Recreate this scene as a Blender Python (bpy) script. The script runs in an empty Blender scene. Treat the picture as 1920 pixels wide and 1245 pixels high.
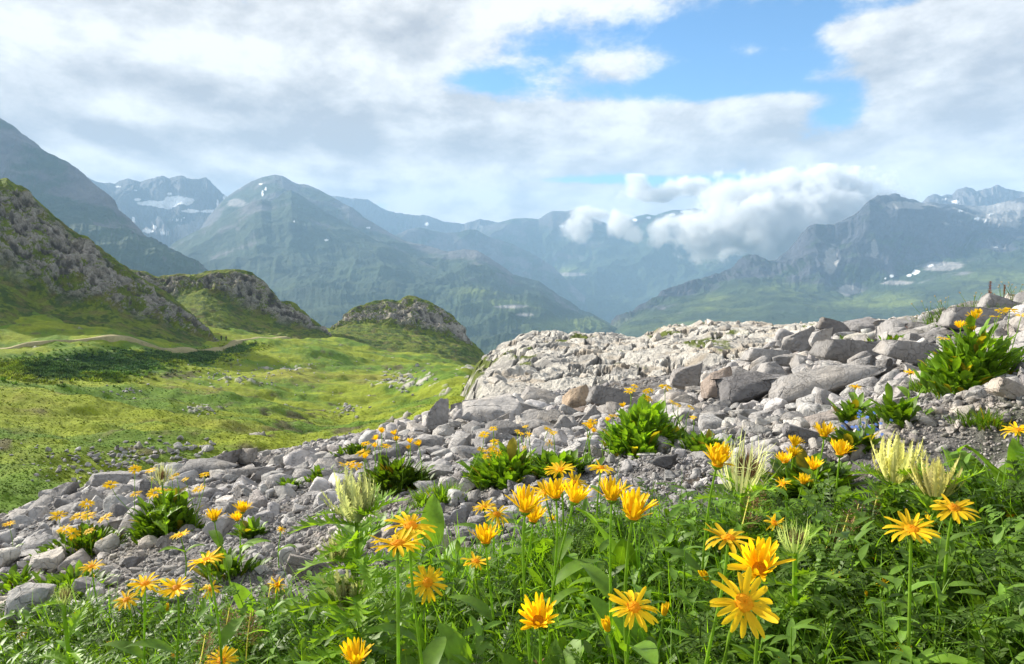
import bpy, bmesh, math, random
import numpy as np
from mathutils import Vector, Matrix, Euler

R = math.radians
rng = np.random.default_rng(7)
random.seed(7)
scene = bpy.context.scene
COL = scene.collection

# ------------------------------------------------------------------ camera model (photo is 1920 x 1245)
F = 1387.0
PITCH = math.atan((622.5 - 490.0) / F)
CT, ST = math.cos(PITCH), math.sin(PITCH)


def ray(px, py):
    xc, yc = (px - 960.0) / F, (622.5 - py) / F
    return np.array([xc, CT + yc * ST, -ST + yc * CT])


def at(px, py, Y):
    d = ray(px, py)
    return d * (Y / d[1])


def proj(x, y, z):
    xc, yc, zc = x, y * ST + z * CT, y * CT - z * ST
    return 960 + F * xc / zc, 622.5 - F * yc / zc


# ------------------------------------------------------------------ noise
def _hash(ix, iy, iz, seed):
    h = (ix.astype(np.int64) * 374761393 + iy.astype(np.int64) * 668265263 + iz.astype(np.int64) * 2147483647 + seed * 974711) & 0xFFFFFFFF
    h = ((h ^ (h >> 13)) * 1274126177) & 0xFFFFFFFF
    h = ((h ^ (h >> 16)) * 2246822519) & 0xFFFFFFFF
    return (h ^ (h >> 15)) & 0xFFFFFFFF


_G = np.array([[1, 1, 0], [-1, 1, 0], [1, -1, 0], [-1, -1, 0], [1, 0, 1], [-1, 0, 1], [1, 0, -1], [-1, 0, -1],
               [0, 1, 1], [0, -1, 1], [0, 1, -1], [0, -1, -1], [1, 1, 0], [-1, 1, 0], [0, -1, 1], [0, -1, -1]], float)


def noise3(x, y, z=None, seed=0):
    x = np.asarray(x, float); y = np.asarray(y, float)
    z = np.zeros_like(x) + 0.37 if z is None else np.asarray(z, float)
    ix, iy, iz = np.floor(x), np.floor(y), np.floor(z)
    fx, fy, fz = x - ix, y - iy, z - iz
    ux, uy, uz = [f * f * f * (f * (f * 6 - 15) + 10) for f in (fx, fy, fz)]
    out = 0.0
    for a in (0, 1):
        for b in (0, 1):
            for c in (0, 1):
                g = _G[_hash(ix + a, iy + b, iz + c, seed) & 15]
                d = g[..., 0] * (fx - a) + g[..., 1] * (fy - b) + g[..., 2] * (fz - c)
                w = (ux if a else 1 - ux) * (uy if b else 1 - uy) * (uz if c else 1 - uz)
                out = out + w * d
    return out


def fbm(x, y, z=None, octaves=5, seed=0, gain=0.5, lac=2.03, ridged=False):
    out, amp, tot = 0.0, 1.0, 0.0
    x = np.asarray(x, float); y = np.asarray(y, float)
    for o in range(octaves):
        n = noise3(x, y, z, seed + o * 17)
        if ridged:
            n = 1.0 - 2.2 * np.abs(n)
            n = n - 0.45
        out = out + amp * n
        tot += amp
        amp *= gain
        x = x * lac + 3.1; y = y * lac + 1.7
        z = None if z is None else z * lac + 5.3
    return out / tot * 1.6


def smooth(e0, e1, x):
    t = np.clip((x - e0) / (e1 - e0), 0, 1)
    return t * t * (3 - 2 * t)


def mix(a, b, t):
    t = np.asarray(t)[..., None]
    return np.asarray(a) * (1 - t) + np.asarray(b) * t


def gauss1(a, s, axis):
    if s <= 0:
        return a
    r = int(3 * s + 1)
    k = np.exp(-0.5 * (np.arange(-r, r + 1) / s) ** 2); k /= k.sum()
    pad = [(0, 0)] * a.ndim; pad[axis] = (r, r)
    b = np.pad(a, pad, mode='reflect', reflect_type='odd') if a.shape[axis] > r else np.pad(a, pad, mode='edge')
    out = np.zeros_like(a)
    n = a.shape[axis]
    for i, w in enumerate(k):
        sl = [slice(None)] * a.ndim; sl[axis] = slice(i, i + n)
        out += w * b[tuple(sl)]
    return out


# ------------------------------------------------------------------ mesh building
def mesh_np(name, verts, quads=None, tris=None, col=None, attrs=None, smooth_shade=True):
    me = bpy.data.meshes.new(name)
    verts = np.asarray(verts, np.float32).reshape(-1, 3)
    nq = 0 if quads is None else len(quads)
    nt = 0 if tris is None else len(tris)
    me.vertices.add(len(verts)); me.vertices.foreach_set('co', verts.ravel())
    li = []
    if nq: li.append(np.asarray(quads, np.int32).ravel())
    if nt: li.append(np.asarray(tris, np.int32).ravel())
    li = np.concatenate(li)
    starts = np.concatenate([np.arange(nq) * 4, nq * 4 + np.arange(nt) * 3]).astype(np.int32)
    me.loops.add(len(li)); me.loops.foreach_set('vertex_index', li)
    me.polygons.add(nq + nt); me.polygons.foreach_set('loop_start', starts)
    me.polygons.foreach_set('use_smooth', np.full(nq + nt, smooth_shade))
    me.update(calc_edges=True)
    if col is not None:
        c = np.ones((len(verts), 4), np.float32); c[:, :3] = np.asarray(col).reshape(-1, 3)
        a = me.color_attributes.new('Col', 'FLOAT_COLOR', 'POINT'); a.data.foreach_set('color', c.ravel())
    for k, v in (attrs or {}).items():
        a = me.attributes.new(k, 'FLOAT', 'POINT'); a.data.foreach_set('value', np.asarray(v, np.float32).ravel())
    return me


def grid_quads(nr, nc):
    i = np.arange(nr - 1)[:, None] * nc + np.arange(nc - 1)[None, :]
    return np.stack([i, i + 1, i + nc + 1, i + nc], -1).reshape(-1, 4)


def obj(name, me, mat=None, parent=None, loc=None, rot=None, scale=None):
    o = bpy.data.objects.new(name, me)
    if me is not None and mat is not None and not me.materials:
        me.materials.append(mat)
    COL.objects.link(o)
    if parent is not None: o.parent = parent
    if loc is not None: o.location = [float(v) for v in loc]
    if rot is not None: o.rotation_euler = rot
    if scale is not None: o.scale = scale if hasattr(scale, '__len__') else (scale,) * 3
    return o


def tag(o, label=None, cat=None, group=None, kind=None):
    if label: o['label'] = label
    if cat: o['category'] = cat
    if group: o['group'] = group
    if kind: o['kind'] = kind
    return o


def structure(name, me, mat):
    return tag(obj(name, me, mat), kind='structure')


def grid_normals(P):
    du = np.gradient(P, axis=1); dv = np.gradient(P, axis=0)
    n = np.cross(du, dv)
    n /= np.linalg.norm(n, axis=-1, keepdims=True) + 1e-12
    return n


class MB:
    """collects pieces of one mesh"""
    def __init__(s):
        s.v, s.q, s.t, s.c, s.n = [], [], [], [], 0

    def add(s, v, quads=None, tris=None, col=None):
        v = np.asarray(v, float).reshape(-1, 3)
        if quads is not None and len(quads): s.q.append(np.asarray(quads) + s.n)
        if tris is not None and len(tris): s.t.append(np.asarray(tris) + s.n)
        c = np.ones((len(v), 3)) if col is None else np.broadcast_to(np.asarray(col, float), (len(v), 3))
        s.v.append(v); s.c.append(c); s.n += len(v)
        return s

    def mesh(s, name, smooth_shade=True):
        return mesh_np(name, np.concatenate(s.v), np.concatenate(s.q) if s.q else None,
                       np.concatenate(s.t) if s.t else None, np.concatenate(s.c), smooth_shade=smooth_shade)


# ------------------------------------------------------------------ materials
def new_mat(name):
    m = bpy.data.materials.new(name); m.use_nodes = True
    nt = m.node_tree; nt.nodes.clear()
    out = nt.nodes.new('ShaderNodeOutputMaterial')
    return m, nt, out


def N(nt, typ, **kw):
    n = nt.nodes.new(typ)
    for k, v in kw.items():
        if k.startswith('i_'):
            key = k[2:]
            key = int(key) if key.isdigit() else key.replace('_', ' ')
            n.inputs[key].default_value = v
        else:
            setattr(n, k, v)
    return n


def math_n(nt, op, a, b=None, clamp=False):
    n = nt.nodes.new('ShaderNodeMath'); n.operation = op; n.use_clamp = clamp
    for i, v in enumerate((a, b)):
        if v is None: continue
        if isinstance(v, (int, float)): n.inputs[i].default_value = v
        else: nt.links.new(v, n.inputs[i])
    return n.outputs[0]


def mixcol(nt, fac, a, b, mode='MIX'):
    n = nt.nodes.new('ShaderNodeMix'); n.data_type = 'RGBA'; n.blend_type = mode
    for s, v in ((n.inputs[0], fac), (n.inputs[6], a), (n.inputs[7], b)):
        if isinstance(v, (int, float)): s.default_value = v
        elif isinstance(v, (tuple, list)): s.default_value = (*v[:3], 1)
        else: nt.links.new(v, s)
    return n.outputs[2]


def noise_n(nt, vec, scale, detail=6, rough=0.6, out=0, dist=0.0):
    n = N(nt, 'ShaderNodeTexNoise', i_Scale=scale, i_Detail=detail, i_Roughness=rough, i_Distortion=dist)
    nt.links.new(vec, n.inputs['Vector'])
    return n.outputs[out]


def maprange(nt, v, a, b, c=0.0, d=1.0, smooth_it=False):
    n = nt.nodes.new('ShaderNodeMapRange')
    if smooth_it: n.interpolation_type = 'SMOOTHSTEP'
    nt.links.new(v, n.inputs[0])
    for i, x in enumerate((a, b, c, d)): n.inputs[i + 1].default_value = x
    return n.outputs[0]


def terrain_mat(name, scales, var=0.35, bump=0.6, bump_dist=1.0, rough=0.95):
    """vertex base colour x multi-scale noise variation + bump at the given scales (1/m)"""
    m, nt, out = new_mat(name)
    L = nt.links.new
    b = N(nt, 'ShaderNodeBsdfPrincipled', i_Roughness=rough)
    b.inputs['Specular IOR Level'].default_value = 0.15
    L(b.outputs[0], out.inputs[0])
    a = N(nt, 'ShaderNodeVertexColor', layer_name='Col')
    geo = N(nt, 'ShaderNodeNewGeometry')
    pos = geo.outputs['Position']
    c = a.outputs[0]
    n_all = None
    for s in scales:
        n = noise_n(nt, pos, s, 7, 0.65)
        f = maprange(nt, n, 0.25, 0.75, 1 - var, 1 + var)
        c = mixcol(nt, 1.0, c, f, 'MULTIPLY')
        n_all = n if n_all is None else math_n(nt, 'ADD', math_n(nt, 'MULTIPLY', n_all, 2.0), n)
    L(c, b.inputs['Base Color'])
    bp = N(nt, 'ShaderNodeBump', i_Strength=bump, i_Distance=bump_dist)
    L(n_all, bp.inputs['Height']); L(bp.outputs[0], b.inputs['Normal'])
    return m
# ------------------------------------------------------------------ light, sky, camera
SUN_AZ, SUN_EL = R(-63), R(24)          # azimuth from +Y towards +X
sd = Vector((math.sin(SUN_AZ) * math.cos(SUN_EL), math.cos(SUN_AZ) * math.cos(SUN_EL), math.sin(SUN_EL)))
sun = bpy.data.lights.new('sun', 'SUN'); sun.energy = 5.0; sun.angle = R(0.6); sun.color = (1, 0.93, 0.82)
so = bpy.data.objects.new('sun', sun); COL.objects.link(so)
so.rotation_euler = (-sd).to_track_quat('-Z', 'Y').to_euler()

cam = bpy.data.cameras.new('camera'); cam.sensor_width = 36; cam.lens = 36 * F / 1920
cam.clip_start = 0.02; cam.clip_end = 60000
co = bpy.data.objects.new('camera', cam); COL.objects.link(co)
co.rotation_euler = (R(90) - PITCH, 0, 0)
scene.camera = co
scene.view_settings.view_transform = 'Standard'; scene.view_settings.look = 'None'
scene.view_settings.exposure = 1.18; scene.view_settings.gamma = 1
cy = scene.cycles
cy.use_denoising = True
cy.denoiser = 'OPENIMAGEDENOISE'
cy.max_bounces = 6; cy.diffuse_bounces = 2; cy.glossy_bounces = 1; cy.transmission_bounces = 3
cy.transparent_max_bounces = 8; cy.volume_bounces = 2
cy.caustics_reflective = False; cy.caustics_refractive = False
cy.sample_clamp_indirect = 4.0

W = bpy.data.worlds.new('World'); scene.world = W; W.use_nodes = True
nt = W.node_tree; nt.nodes.clear(); L = nt.links.new
wout = N(nt, 'ShaderNodeOutputWorld')
sky = N(nt, 'ShaderNodeTexSky', sky_type='NISHITA', sun_disc=False, sun_elevation=SUN_EL, sun_rotation=SUN_AZ,
        altitude=1800, air_density=1.0, dust_density=0.6, ozone_density=1.5)
bg1 = N(nt, 'ShaderNodeBackground', i_Strength=0.085)
skyc = mixcol(nt, 1.0, sky.outputs[0], (0.55, 0.90, 1.12), 'MULTIPLY')
L(skyc, bg1.inputs[0])
tc = N(nt, 'ShaderNodeTexCoord'); sep = N(nt, 'ShaderNodeSeparateXYZ')
L(tc.outputs['Generated'], sep.inputs[0])
dx, dy, dz = sep.outputs
A = math_n(nt, 'ARCTAN2', dx, dy); E = math_n(nt, 'ARCSINE', dz)


def ae(px, py):
    d = ray(px, py); d = d / np.linalg.norm(d)
    return math.atan2(d[0], d[1]), math.asin(d[2])


def blob(px, py, sx, sy, w):
    a0, e0 = ae(px, py)
    p = math_n(nt, 'MULTIPLY', math_n(nt, 'SUBTRACT', A, a0), F / sx)
    q = math_n(nt, 'MULTIPLY', math_n(nt, 'SUBTRACT', E, e0), F / sy)
    r2 = math_n(nt, 'ADD', math_n(nt, 'MULTIPLY', p, p), math_n(nt, 'MULTIPLY', q, q))
    return math_n(nt, 'MULTIPLY', math_n(nt, 'EXPONENT', math_n(nt, 'MULTIPLY', r2, -1.0)), w)


def blobs(lst, base):
    acc = None
    for b in lst:
        v = blob(*b)
        acc = v if acc is None else math_n(nt, 'ADD', acc, v)
    return math_n(nt, 'ADD', acc, base)


# cloud coordinates: a layer overhead seen in perspective, and angular coordinates near the horizon
zz = math_n(nt, 'ADD', math_n(nt, 'MAXIMUM', dz, 0.0), 0.22)
comb = N(nt, 'ShaderNodeCombineXYZ')
L(math_n(nt, 'DIVIDE', dx, zz), comb.inputs[0]); L(math_n(nt, 'MULTIPLY', math_n(nt, 'DIVIDE', dy, zz), 0.75), comb.inputs[1])
comb.inputs[2].default_value = 0.3
pl = comb.outputs[0]
comb2 = N(nt, 'ShaderNodeCombineXYZ')
L(A, comb2.inputs[0]); L(math_n(nt, 'MULTIPLY', E, 1.75), comb2.inputs[1]); comb2.inputs[2].default_value = 1.7
an = comb2.outputs[0]
n_big = noise_n(nt, pl, 2.1, 12, 0.65, dist=0.2)
n_ang = noise_n(nt, an, 6.5, 12, 0.66, dist=0.1)
nmix = math_n(nt, 'ADD', math_n(nt, 'MULTIPLY', n_big, 0.5), math_n(nt, 'MULTIPLY', n_ang, 0.5))
cover = blobs([
    (1230, 110, 300, 70, -0.56), (1480, 95, 180, 100, -0.52), (1580, 190, 70, 60, -0.50), (920, 150, 110, 26, -0.36), (1350, 160, 170, 36, -0.3),
    (1200, 110, 90, 26, 0.46), (1120, 142, 100, 22, 0.38), (1425, 98, 75, 24, 0.46), (1545, 145, 45, 17, 0.44), (1400, 152, 34, 12, 0.34), (1560, 60, 40, 20, 0.2), (1500, 185, 90, 16, 0.26),
    (1740, 80, 140, 66, 0.72), (1890, 70, 140, 100, 0.45), (1620, 100, 50, 40, 0.2),
    (1720, 0, 130, 20, -0.5), (1330, 337, 210, 12, -0.40), (1050, 337, 130, 9, -0.30), (690, 388, 40, 14, -0.25),
    (1230, 225, 360, 30, 0.36), (1560, 215, 60, 22, -0.26), (440, 0, 60, 8, -0.2), (1000, 240, 400, 40, 0.2), (600, 330, 300, 40, 0.12), (1150, 380, 330, 28, 0.16), (1750, 300, 260, 90, 0.4), (350, 140, 500, 180, 0.22),
], 0.46)
dens = math_n(nt, 'ADD', math_n(nt, 'MULTIPLY', math_n(nt, 'SUBTRACT', nmix, 0.5), 2.3), cover)
alpha = maprange(nt, dens, 0.02, 0.40, smooth_it=True)
# light on the clouds: the same noise seen a little way towards the sun
off = N(nt, 'ShaderNodeVectorMath', operation='ADD'); L(an, off.inputs[0]); off.inputs[1].default_value = (-0.03, 0.07, 0)
n_off = noise_n(nt, off.outputs[0], 6.5, 7, 0.55, dist=0.1)
off2 = N(nt, 'ShaderNodeVectorMath', operation='ADD'); L(pl, off2.inputs[0]); off2.inputs[1].default_value = (-0.16, -0.10, 0)
n_off2 = noise_n(nt, off2.outputs[0], 2.1, 7, 0.55, dist=0.2)
lit = math_n(nt, 'ADD', math_n(nt, 'MULTIPLY', math_n(nt, 'SUBTRACT', n_ang, n_off), 0.9), math_n(nt, 'MULTIPLY', math_n(nt, 'SUBTRACT', n_big, n_off2), 0.9))
tone = blobs([
    (450, 205, 260, 50, -0.22), (150, 245, 230, 30, -0.34), (600, 185, 200, 34, -0.20), (560, 265, 420, 18, -0.30), (230, 195, 90, 36, 0.42),
    (430, 105, 120, 60, 0.30), (60, 60, 160, 70, -0.06), (700, 30, 260, 60, 0.16), (1000, 20, 300, 50, 0.20), (900, 100, 120, 50, 0.20), (560, 90, 60, 60, -0.2),
    (160, 300, 200, 20, 0.30), (600, 310, 300, 16, 0.20), (1200, 282, 330, 22, -0.14), (1250, 200, 260, 22, 0.20), (800, 175, 120, 22, 0.14), (1800, 200, 200, 50, -0.16),
    (1560, 370, 150, 50, 0.24), (1830, 320, 200, 40, 0.02), (1000, 380, 300, 30, 0.20), (1850, 135, 150, 30, -0.32), (1660, 70, 90, 40, 0.22), (1200, 100, 90, 22, 0.2),
    (1420, 360, 90, 30, -0.12), (1750, 265, 220, 30, 0.12),
], 0.60)
tone = math_n(nt, 'ADD', tone, math_n(nt, 'MULTIPLY', lit, 2.1))
cr = N(nt, 'ShaderNodeValToRGB'); L(tone, cr.inputs[0])
cr.color_ramp.elements[0].position = 0.12; cr.color_ramp.elements[0].color = (0.48, 0.485, 0.515, 1)
cr.color_ramp.elements[1].position = 0.95; cr.color_ramp.elements[1].color = (1.0, 0.985, 0.965, 1)
e = cr.color_ramp.elements.new(0.5); e.color = (0.68, 0.675, 0.68, 1)
bg2 = N(nt, 'ShaderNodeBackground', i_Strength=0.50)
L(cr.outputs[0], bg2.inputs[0])
ms = N(nt, 'ShaderNodeMixShader')
L(alpha, ms.inputs[0]); L(bg1.outputs[0], ms.inputs[1]); L(bg2.outputs[0], ms.inputs[2]); L(ms.outputs[0], wout.inputs[0])
# ------------------------------------------------------------------ terrain from control lines
class Relief:
    """a sheet through lines of (px, py, distance) points; near line first"""
    def __init__(s, lines, u0, u1, du, rows, smooth_g=0.0, power=None):
        k = np.arange(u0, u1 + du, du); g = (k - 960) / F
        D, Z = [], []
        for ln in lines:
            p = np.array([at(*q) for q in ln]); gg = p[:, 0] / p[:, 1]
            D.append(np.interp(g, gg, p[:, 1])); Z.append(np.interp(g, gg, p[:, 2]))
        D, Z = np.array(D), np.array(Z)
        if smooth_g:
            D, Z = gauss1(D, smooth_g, 1), gauss1(Z, smooth_g, 1)
        t = []
        for i, n in enumerate(rows):
            t += list(i + np.arange(n) / n)
        t = np.array(t + [len(lines) - 1])
        i0 = np.minimum(t.astype(int), len(lines) - 2); f = (t - i0)[:, None]
        s.t = np.repeat(t[:, None], len(g), 1)
        s.D = D[i0] * (1 - f) + D[i0 + 1] * f; s.Z = Z[i0] * (1 - f) + Z[i0 + 1] * f
        s.g = np.repeat(g[None], len(t), 0)
        s.P = np.stack([s.g * s.D, s.D, s.Z], -1)

    def round_rows(s, sig):
        s.P = gauss1(s.P, sig, 0); return s

    def normals(s):
        n = grid_normals(s.P)
        n[n[..., 2] < 0] *= -1
        return n

    def push(s, amount, up_only=False):
        if up_only: s.P[..., 2] += amount
        else: s.P += s.normals() * amount[..., None]
        return s

    def px(s):
        return proj(s.P[..., 0], s.P[..., 1], s.P[..., 2])

    def mesh(s, name, col):
        nr, nc = s.P.shape[:2]
        return mesh_np(name, s.P.reshape(-1, 3), grid_quads(nr, nc), col=np.clip(col, 0, 1).reshape(-1, 3))


def pxblobs(u, v, lst):
    m = np.zeros_like(u)
    for (a, b, sa, sb) in lst:
        m = np.maximum(m, np.exp(-((u - a) / sa) ** 2 - ((v - b) / sb) ** 2))
    return m


def behind(line, dD, dpy):
    return [(a, b + dpy, d + dD) for a, b, d in line]


GRASS_FAR = np.array((0.036, 0.058, 0.026)); GRASS_LIT = np.array((0.13, 0.165, 0.04)); ROCK_FAR = np.array((0.10, 0.093, 0.095))  # far grass is darkened to stand in for cloud shadow on the mountains
SCREE = np.array((0.27, 0.255, 0.24)); SNOW = np.array((0.86, 0.87, 0.88))
far_mat = terrain_mat('mountain_surface', (0.012, 0.05), 0.30, 0.7, 14.0)


def mountain(name, lines, u0, u1, du, rows, feat, amp, seed, colf, crest=None, ribs=0.0, edge=0.35, rnd=2.0, gain=0.46, cliff=None):
    r = Relief(lines, u0, u1, du, rows)
    r.round_rows(rnd)
    P = r.P
    last = len(lines) - 1
    tt = r.t / max(last - 1, 1)                      # 1 at the crest
    w = np.clip(np.sin(np.pi * np.clip(tt, 0, 1)), 0, 1) ** 0.7 + edge * smooth(0.6, 1.0, tt)
    n1 = fbm(P[..., 0] / feat, P[..., 1] / feat, P[..., 2] / feat * 0.6, 7, seed, gain, ridged=True)
    d = n1 * amp * w
    if cliff: d = d * (0.45 + 0.55 * smooth(cliff - .1, cliff + .1, tt))
    if ribs:                                         # gullies that run down the fall line
        wob = fbm(P[..., 0] / feat / 2, P[..., 1] / feat / 2, P[..., 2] / feat / 2, 4, seed + 5) * 0.8
        gl = fbm(r.g * 26 + wob, tt * 0.8 + wob * 0.3, None, 5, seed + 9, 0.6, ridged=True)
        d = d + gl * ribs * w * (1.0 if not cliff else 0.15 + 0.85 * smooth(cliff - .08, cliff + .1, tt))
    r.push(d)
    n = r.normals()
    u, v = r.px()
    r2 = fbm(P[..., 0] / feat * 2.2, P[..., 1] / feat * 2.2, P[..., 2] / feat * 2.2, 5, seed + 3)
    col = colf(u, v, tt, n[..., 2], r2, P)
    return structure(name, r.mesh(name, col), far_mat)


def col_far(rock_t=(0.55, 0.95), snow=(), scree=(), lit=(), thr=0.0, grass=GRASS_FAR, rock=ROCK_FAR):
    def fcol(u, v, t, nz, r2, P):
        rk = smooth(-0.14, 0.14, (t - 0.5 * (rock_t[0] + rock_t[1])) / max(rock_t[1] - rock_t[0], .05) * 0.35 + r2 * 0.55 + (0.72 - nz) * 0.6 + thr)
        c = mix(grass * (1 + 0.35 * r2[..., None]), rock * (1 + 0.45 * r2[..., None]), rk)
        if lit: c = mix(c, GRASS_LIT, np.clip(pxblobs(u, v, lit) * (0.8 + r2 * 1.5), 0, 1))  # sunlight on the grass, painted in as brighter colour patches
        if scree: c = mix(c, SCREE, smooth(0.35, 0.6, pxblobs(u, v, scree) + r2 * 0.6))
        if snow: c = mix(c, SNOW, smooth(0.44, 0.52, pxblobs(u, v, snow) + r2 * 0.55))
        return c
    return fcol


# the steep mountain at the left
cr = [(-500, 130, 1900), (-200, 128, 1850), (0, 218, 1750), (30, 236, 1740), (60, 257, 1720), (85, 279, 1700), (110, 296, 1690), (150, 320, 1660), (175, 339, 1640),
      (195, 354, 1620), (214, 374, 1600), (222, 392, 1580), (250, 420, 1560), (270, 440, 1540), (300, 464, 1500), (330, 484, 1470), (352, 498, 1450), (378, 512, 1420), (440, 560, 1380)]
mountain('mountain_left', [[(-500, 680, 900), (0, 640, 950), (250, 580, 1100), (372, 530, 1250), (440, 575, 1320)],
                           [(-500, 400, 1350), (0, 430, 1350), (120, 420, 1400), (230, 450, 1420), (372, 520, 1340), (440, 567, 1350)], cr, behind(cr, 700, 120)],
         -480, 430, 1.3, (110, 110, 12), 260, 30, 11, col_far((0.6, 0.95), thr=-0.02), ribs=7, edge=0.2)
# the far range with snow fields, and the shoulder in front of it
cr = [(20, 302, 3900), (90, 298, 3900), (125, 302, 3900), (150, 316, 3900), (170, 330, 3900), (186, 338, 3900), (214, 342, 3900), (223, 336, 3900), (240, 334, 3900), (262, 339, 3900),
      (288, 337, 3900), (296, 333, 3900), (304, 331, 3900), (318, 336, 3900), (332, 332, 3900), (340, 332, 3900), (350, 337, 3900), (368, 334, 3900), (378, 331, 3900), (386, 329, 3900),
      (396, 338, 3900), (408, 350, 3850), (425, 363, 3800), (440, 372, 3800), (560, 420, 3800)]
mountain('mountain_snow_range', [[(20, 540, 2600), (300, 520, 2700), (560, 560, 2700)], [(20, 420, 3500), (300, 425, 3500), (560, 450, 3600)], cr, behind(cr, 900, 90)],
         30, 540, 0.9, (70, 110, 10), 420, 85, 21,
         col_far((0.1, 0.5), thr=0.12, snow=[(275, 381, 24, 5), (310, 384, 26, 6), (336, 378, 22, 7), (350, 396, 22, 4), (258, 374, 10, 4), (398, 396, 20, 3), (408, 383, 3, 12),
                                  (421, 372, 4, 7), (332, 412, 22, 1.6), (276, 432, 12, 5), (250, 412, 5, 8), (308, 437, 9, 2.5), (254, 357, 6, 2), (318, 363, 3, 2), (222, 350, 7, 2), (290, 425, 5, 4), (345, 408, 5, 3)],
                 scree=[(370, 430, 50, 22), (440, 392, 30, 14)]), crest=None, ribs=45, edge=0.10, rnd=1.2)
# the rounded peak whose ridge falls to the valley mouth
cr = [(330, 470, 3500), (380, 420, 3500), (415, 372, 3550), (432, 358, 3600), (450, 347, 3600), (470, 336, 3600), (490, 328, 3600), (515, 324, 3600), (530, 327, 3600), (548, 338, 3600), (560, 343, 3600), (572, 344, 3600),
      (600, 355, 3550), (622, 366, 3500), (640, 377, 3450), (655, 383, 3400), (670, 393, 3400), (682, 404, 3350), (700, 412, 3300), (722, 425, 3250), (760, 447, 3150), (800, 461, 3050), (840, 470, 2950), (868, 466, 2900),
      (895, 470, 2850), (920, 485, 2800), (940, 500, 2780), (960, 517, 2750), (985, 521, 2700), (1010, 527, 2680), (1035, 544, 2640), (1060, 566, 2600), (1085, 583, 2560), (1115, 592, 2500), (1135, 601, 2450), (1165, 616, 2400), (1220, 640, 2300)]
mountain('mountain_peak', [[(330, 640, 1400), (700, 680, 1300), (1000, 690, 1200), (1165, 655, 1500), (1220, 670, 1500)], [(330, 560, 2300), (600, 560, 2200), (900, 585, 1900), (1000, 610, 1800), (1120, 622, 1900), (1220, 655, 1900)], cr, behind(cr, 700, 110)],
         345, 1200, 1.3, (150, 130, 12), 420, 42, 31,
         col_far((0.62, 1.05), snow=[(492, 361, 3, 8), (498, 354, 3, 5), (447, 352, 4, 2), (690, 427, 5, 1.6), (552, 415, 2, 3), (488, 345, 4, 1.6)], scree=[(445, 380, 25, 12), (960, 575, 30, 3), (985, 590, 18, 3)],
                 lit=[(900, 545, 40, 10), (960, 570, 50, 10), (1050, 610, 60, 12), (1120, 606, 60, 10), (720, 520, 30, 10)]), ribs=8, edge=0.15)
cr = [(290, 520, 2900), (310, 468, 2900), (335, 449, 2900), (380, 425, 2900), (430, 398, 2900), (462, 380, 2900), (478, 372, 2900), (490, 370, 2900), (508, 372, 2920), (520, 364, 2950), (532, 355, 3000), (546, 352, 3000), (562, 361, 3000),
      (600, 387, 2950), (650, 418, 2850), (700, 446, 2750), (760, 474, 2650), (820, 500, 2500), (880, 530, 2300), (960, 580, 2000)]
mountain('mountain_spur', [[(290, 640, 1500), (600, 680, 1300), (960, 660, 1500)], [(290, 560, 2200), (600, 520, 2200), (960, 620, 1800)], cr, behind(cr, 300, 60)],
         295, 940, 1.3, (110, 130, 10), 380, 30, 37, col_far((0.75, 1.2), thr=-0.05, snow=[(552, 415, 2, 3), (612, 450, 4, 2)]), ribs=7, edge=0.12)
# ridges at the end of the valley
cr = [(600, 360, 5200), (660, 372, 5200), (690, 371, 5200), (712, 385, 5200), (740, 398, 5200), (775, 402, 5200), (795, 400, 5200), (830, 412, 5200), (870, 418, 5200), (900, 408, 5200), (940, 415, 5200), (1000, 440, 5200)]
mountain('ridge_farthest', [[(600, 520, 4600), (1000, 560, 4600)], cr, behind(cr, 500, 40)], 610, 990, 1.2, (90, 10), 700,  80, 41, col_far((0.5, 0.9), snow=[(800, 420, 4, 3)]), ribs=80, edge=0.08, rnd=1)
cr = [(880, 470, 5000), (905, 425, 5000), (930, 417, 5000), (955, 411, 5000), (985, 408, 5000), (1010, 411, 5000), (1022, 402, 5000), (1035, 396, 5000), (1062, 397, 5000), (1076, 393, 5000), (1092, 402, 5000), (1110, 408, 5000), (1150, 424, 5000),
      (1175, 412, 5000), (1195, 404, 5000), (1212, 401, 5000), (1230, 404, 5000), (1245, 398, 5000), (1262, 393, 5000), (1285, 392, 5000), (1300, 388, 5000), (1318, 391, 5000), (1335, 382, 5000), (1348, 377, 5000), (1358, 375, 5000),
      (1372, 380, 5000), (1385, 379, 5000), (1402, 388, 5000), (1430, 398, 5000), (1500, 420, 5000), (1620, 470, 5000)]
mountain('ridge_valley_end', [[(880, 700, 3500), (1140, 640, 3600), (1620, 640, 3600)], [(880, 560, 4100), (1140, 545, 4200), (1350, 520, 4200), (1620, 560, 4200)],
                              [(880, 500, 4600), (1140, 470, 4600), (1350, 460, 4600), (1620, 510, 4600)], cr, behind(cr, 600, 40)],
         885, 1600, 1.2, (70, 70, 70, 10), 620, 80, 43,
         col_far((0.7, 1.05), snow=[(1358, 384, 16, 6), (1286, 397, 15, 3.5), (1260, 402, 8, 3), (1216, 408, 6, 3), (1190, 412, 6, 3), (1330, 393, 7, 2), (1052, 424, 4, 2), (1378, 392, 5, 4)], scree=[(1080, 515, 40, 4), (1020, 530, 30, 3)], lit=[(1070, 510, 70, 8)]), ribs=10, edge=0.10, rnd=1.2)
cr = [(700, 520, 4100), (735, 440, 4100), (765, 428, 4100), (795, 426, 4100), (815, 431, 4100), (840, 435, 4100), (862, 433, 4100), (880, 428, 4100), (893, 428, 4100), (908, 437, 4100), (930, 447, 4100), (960, 455, 4100), (1000, 475, 4100), (1040, 500, 4100), (1100, 560, 4000)]
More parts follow.
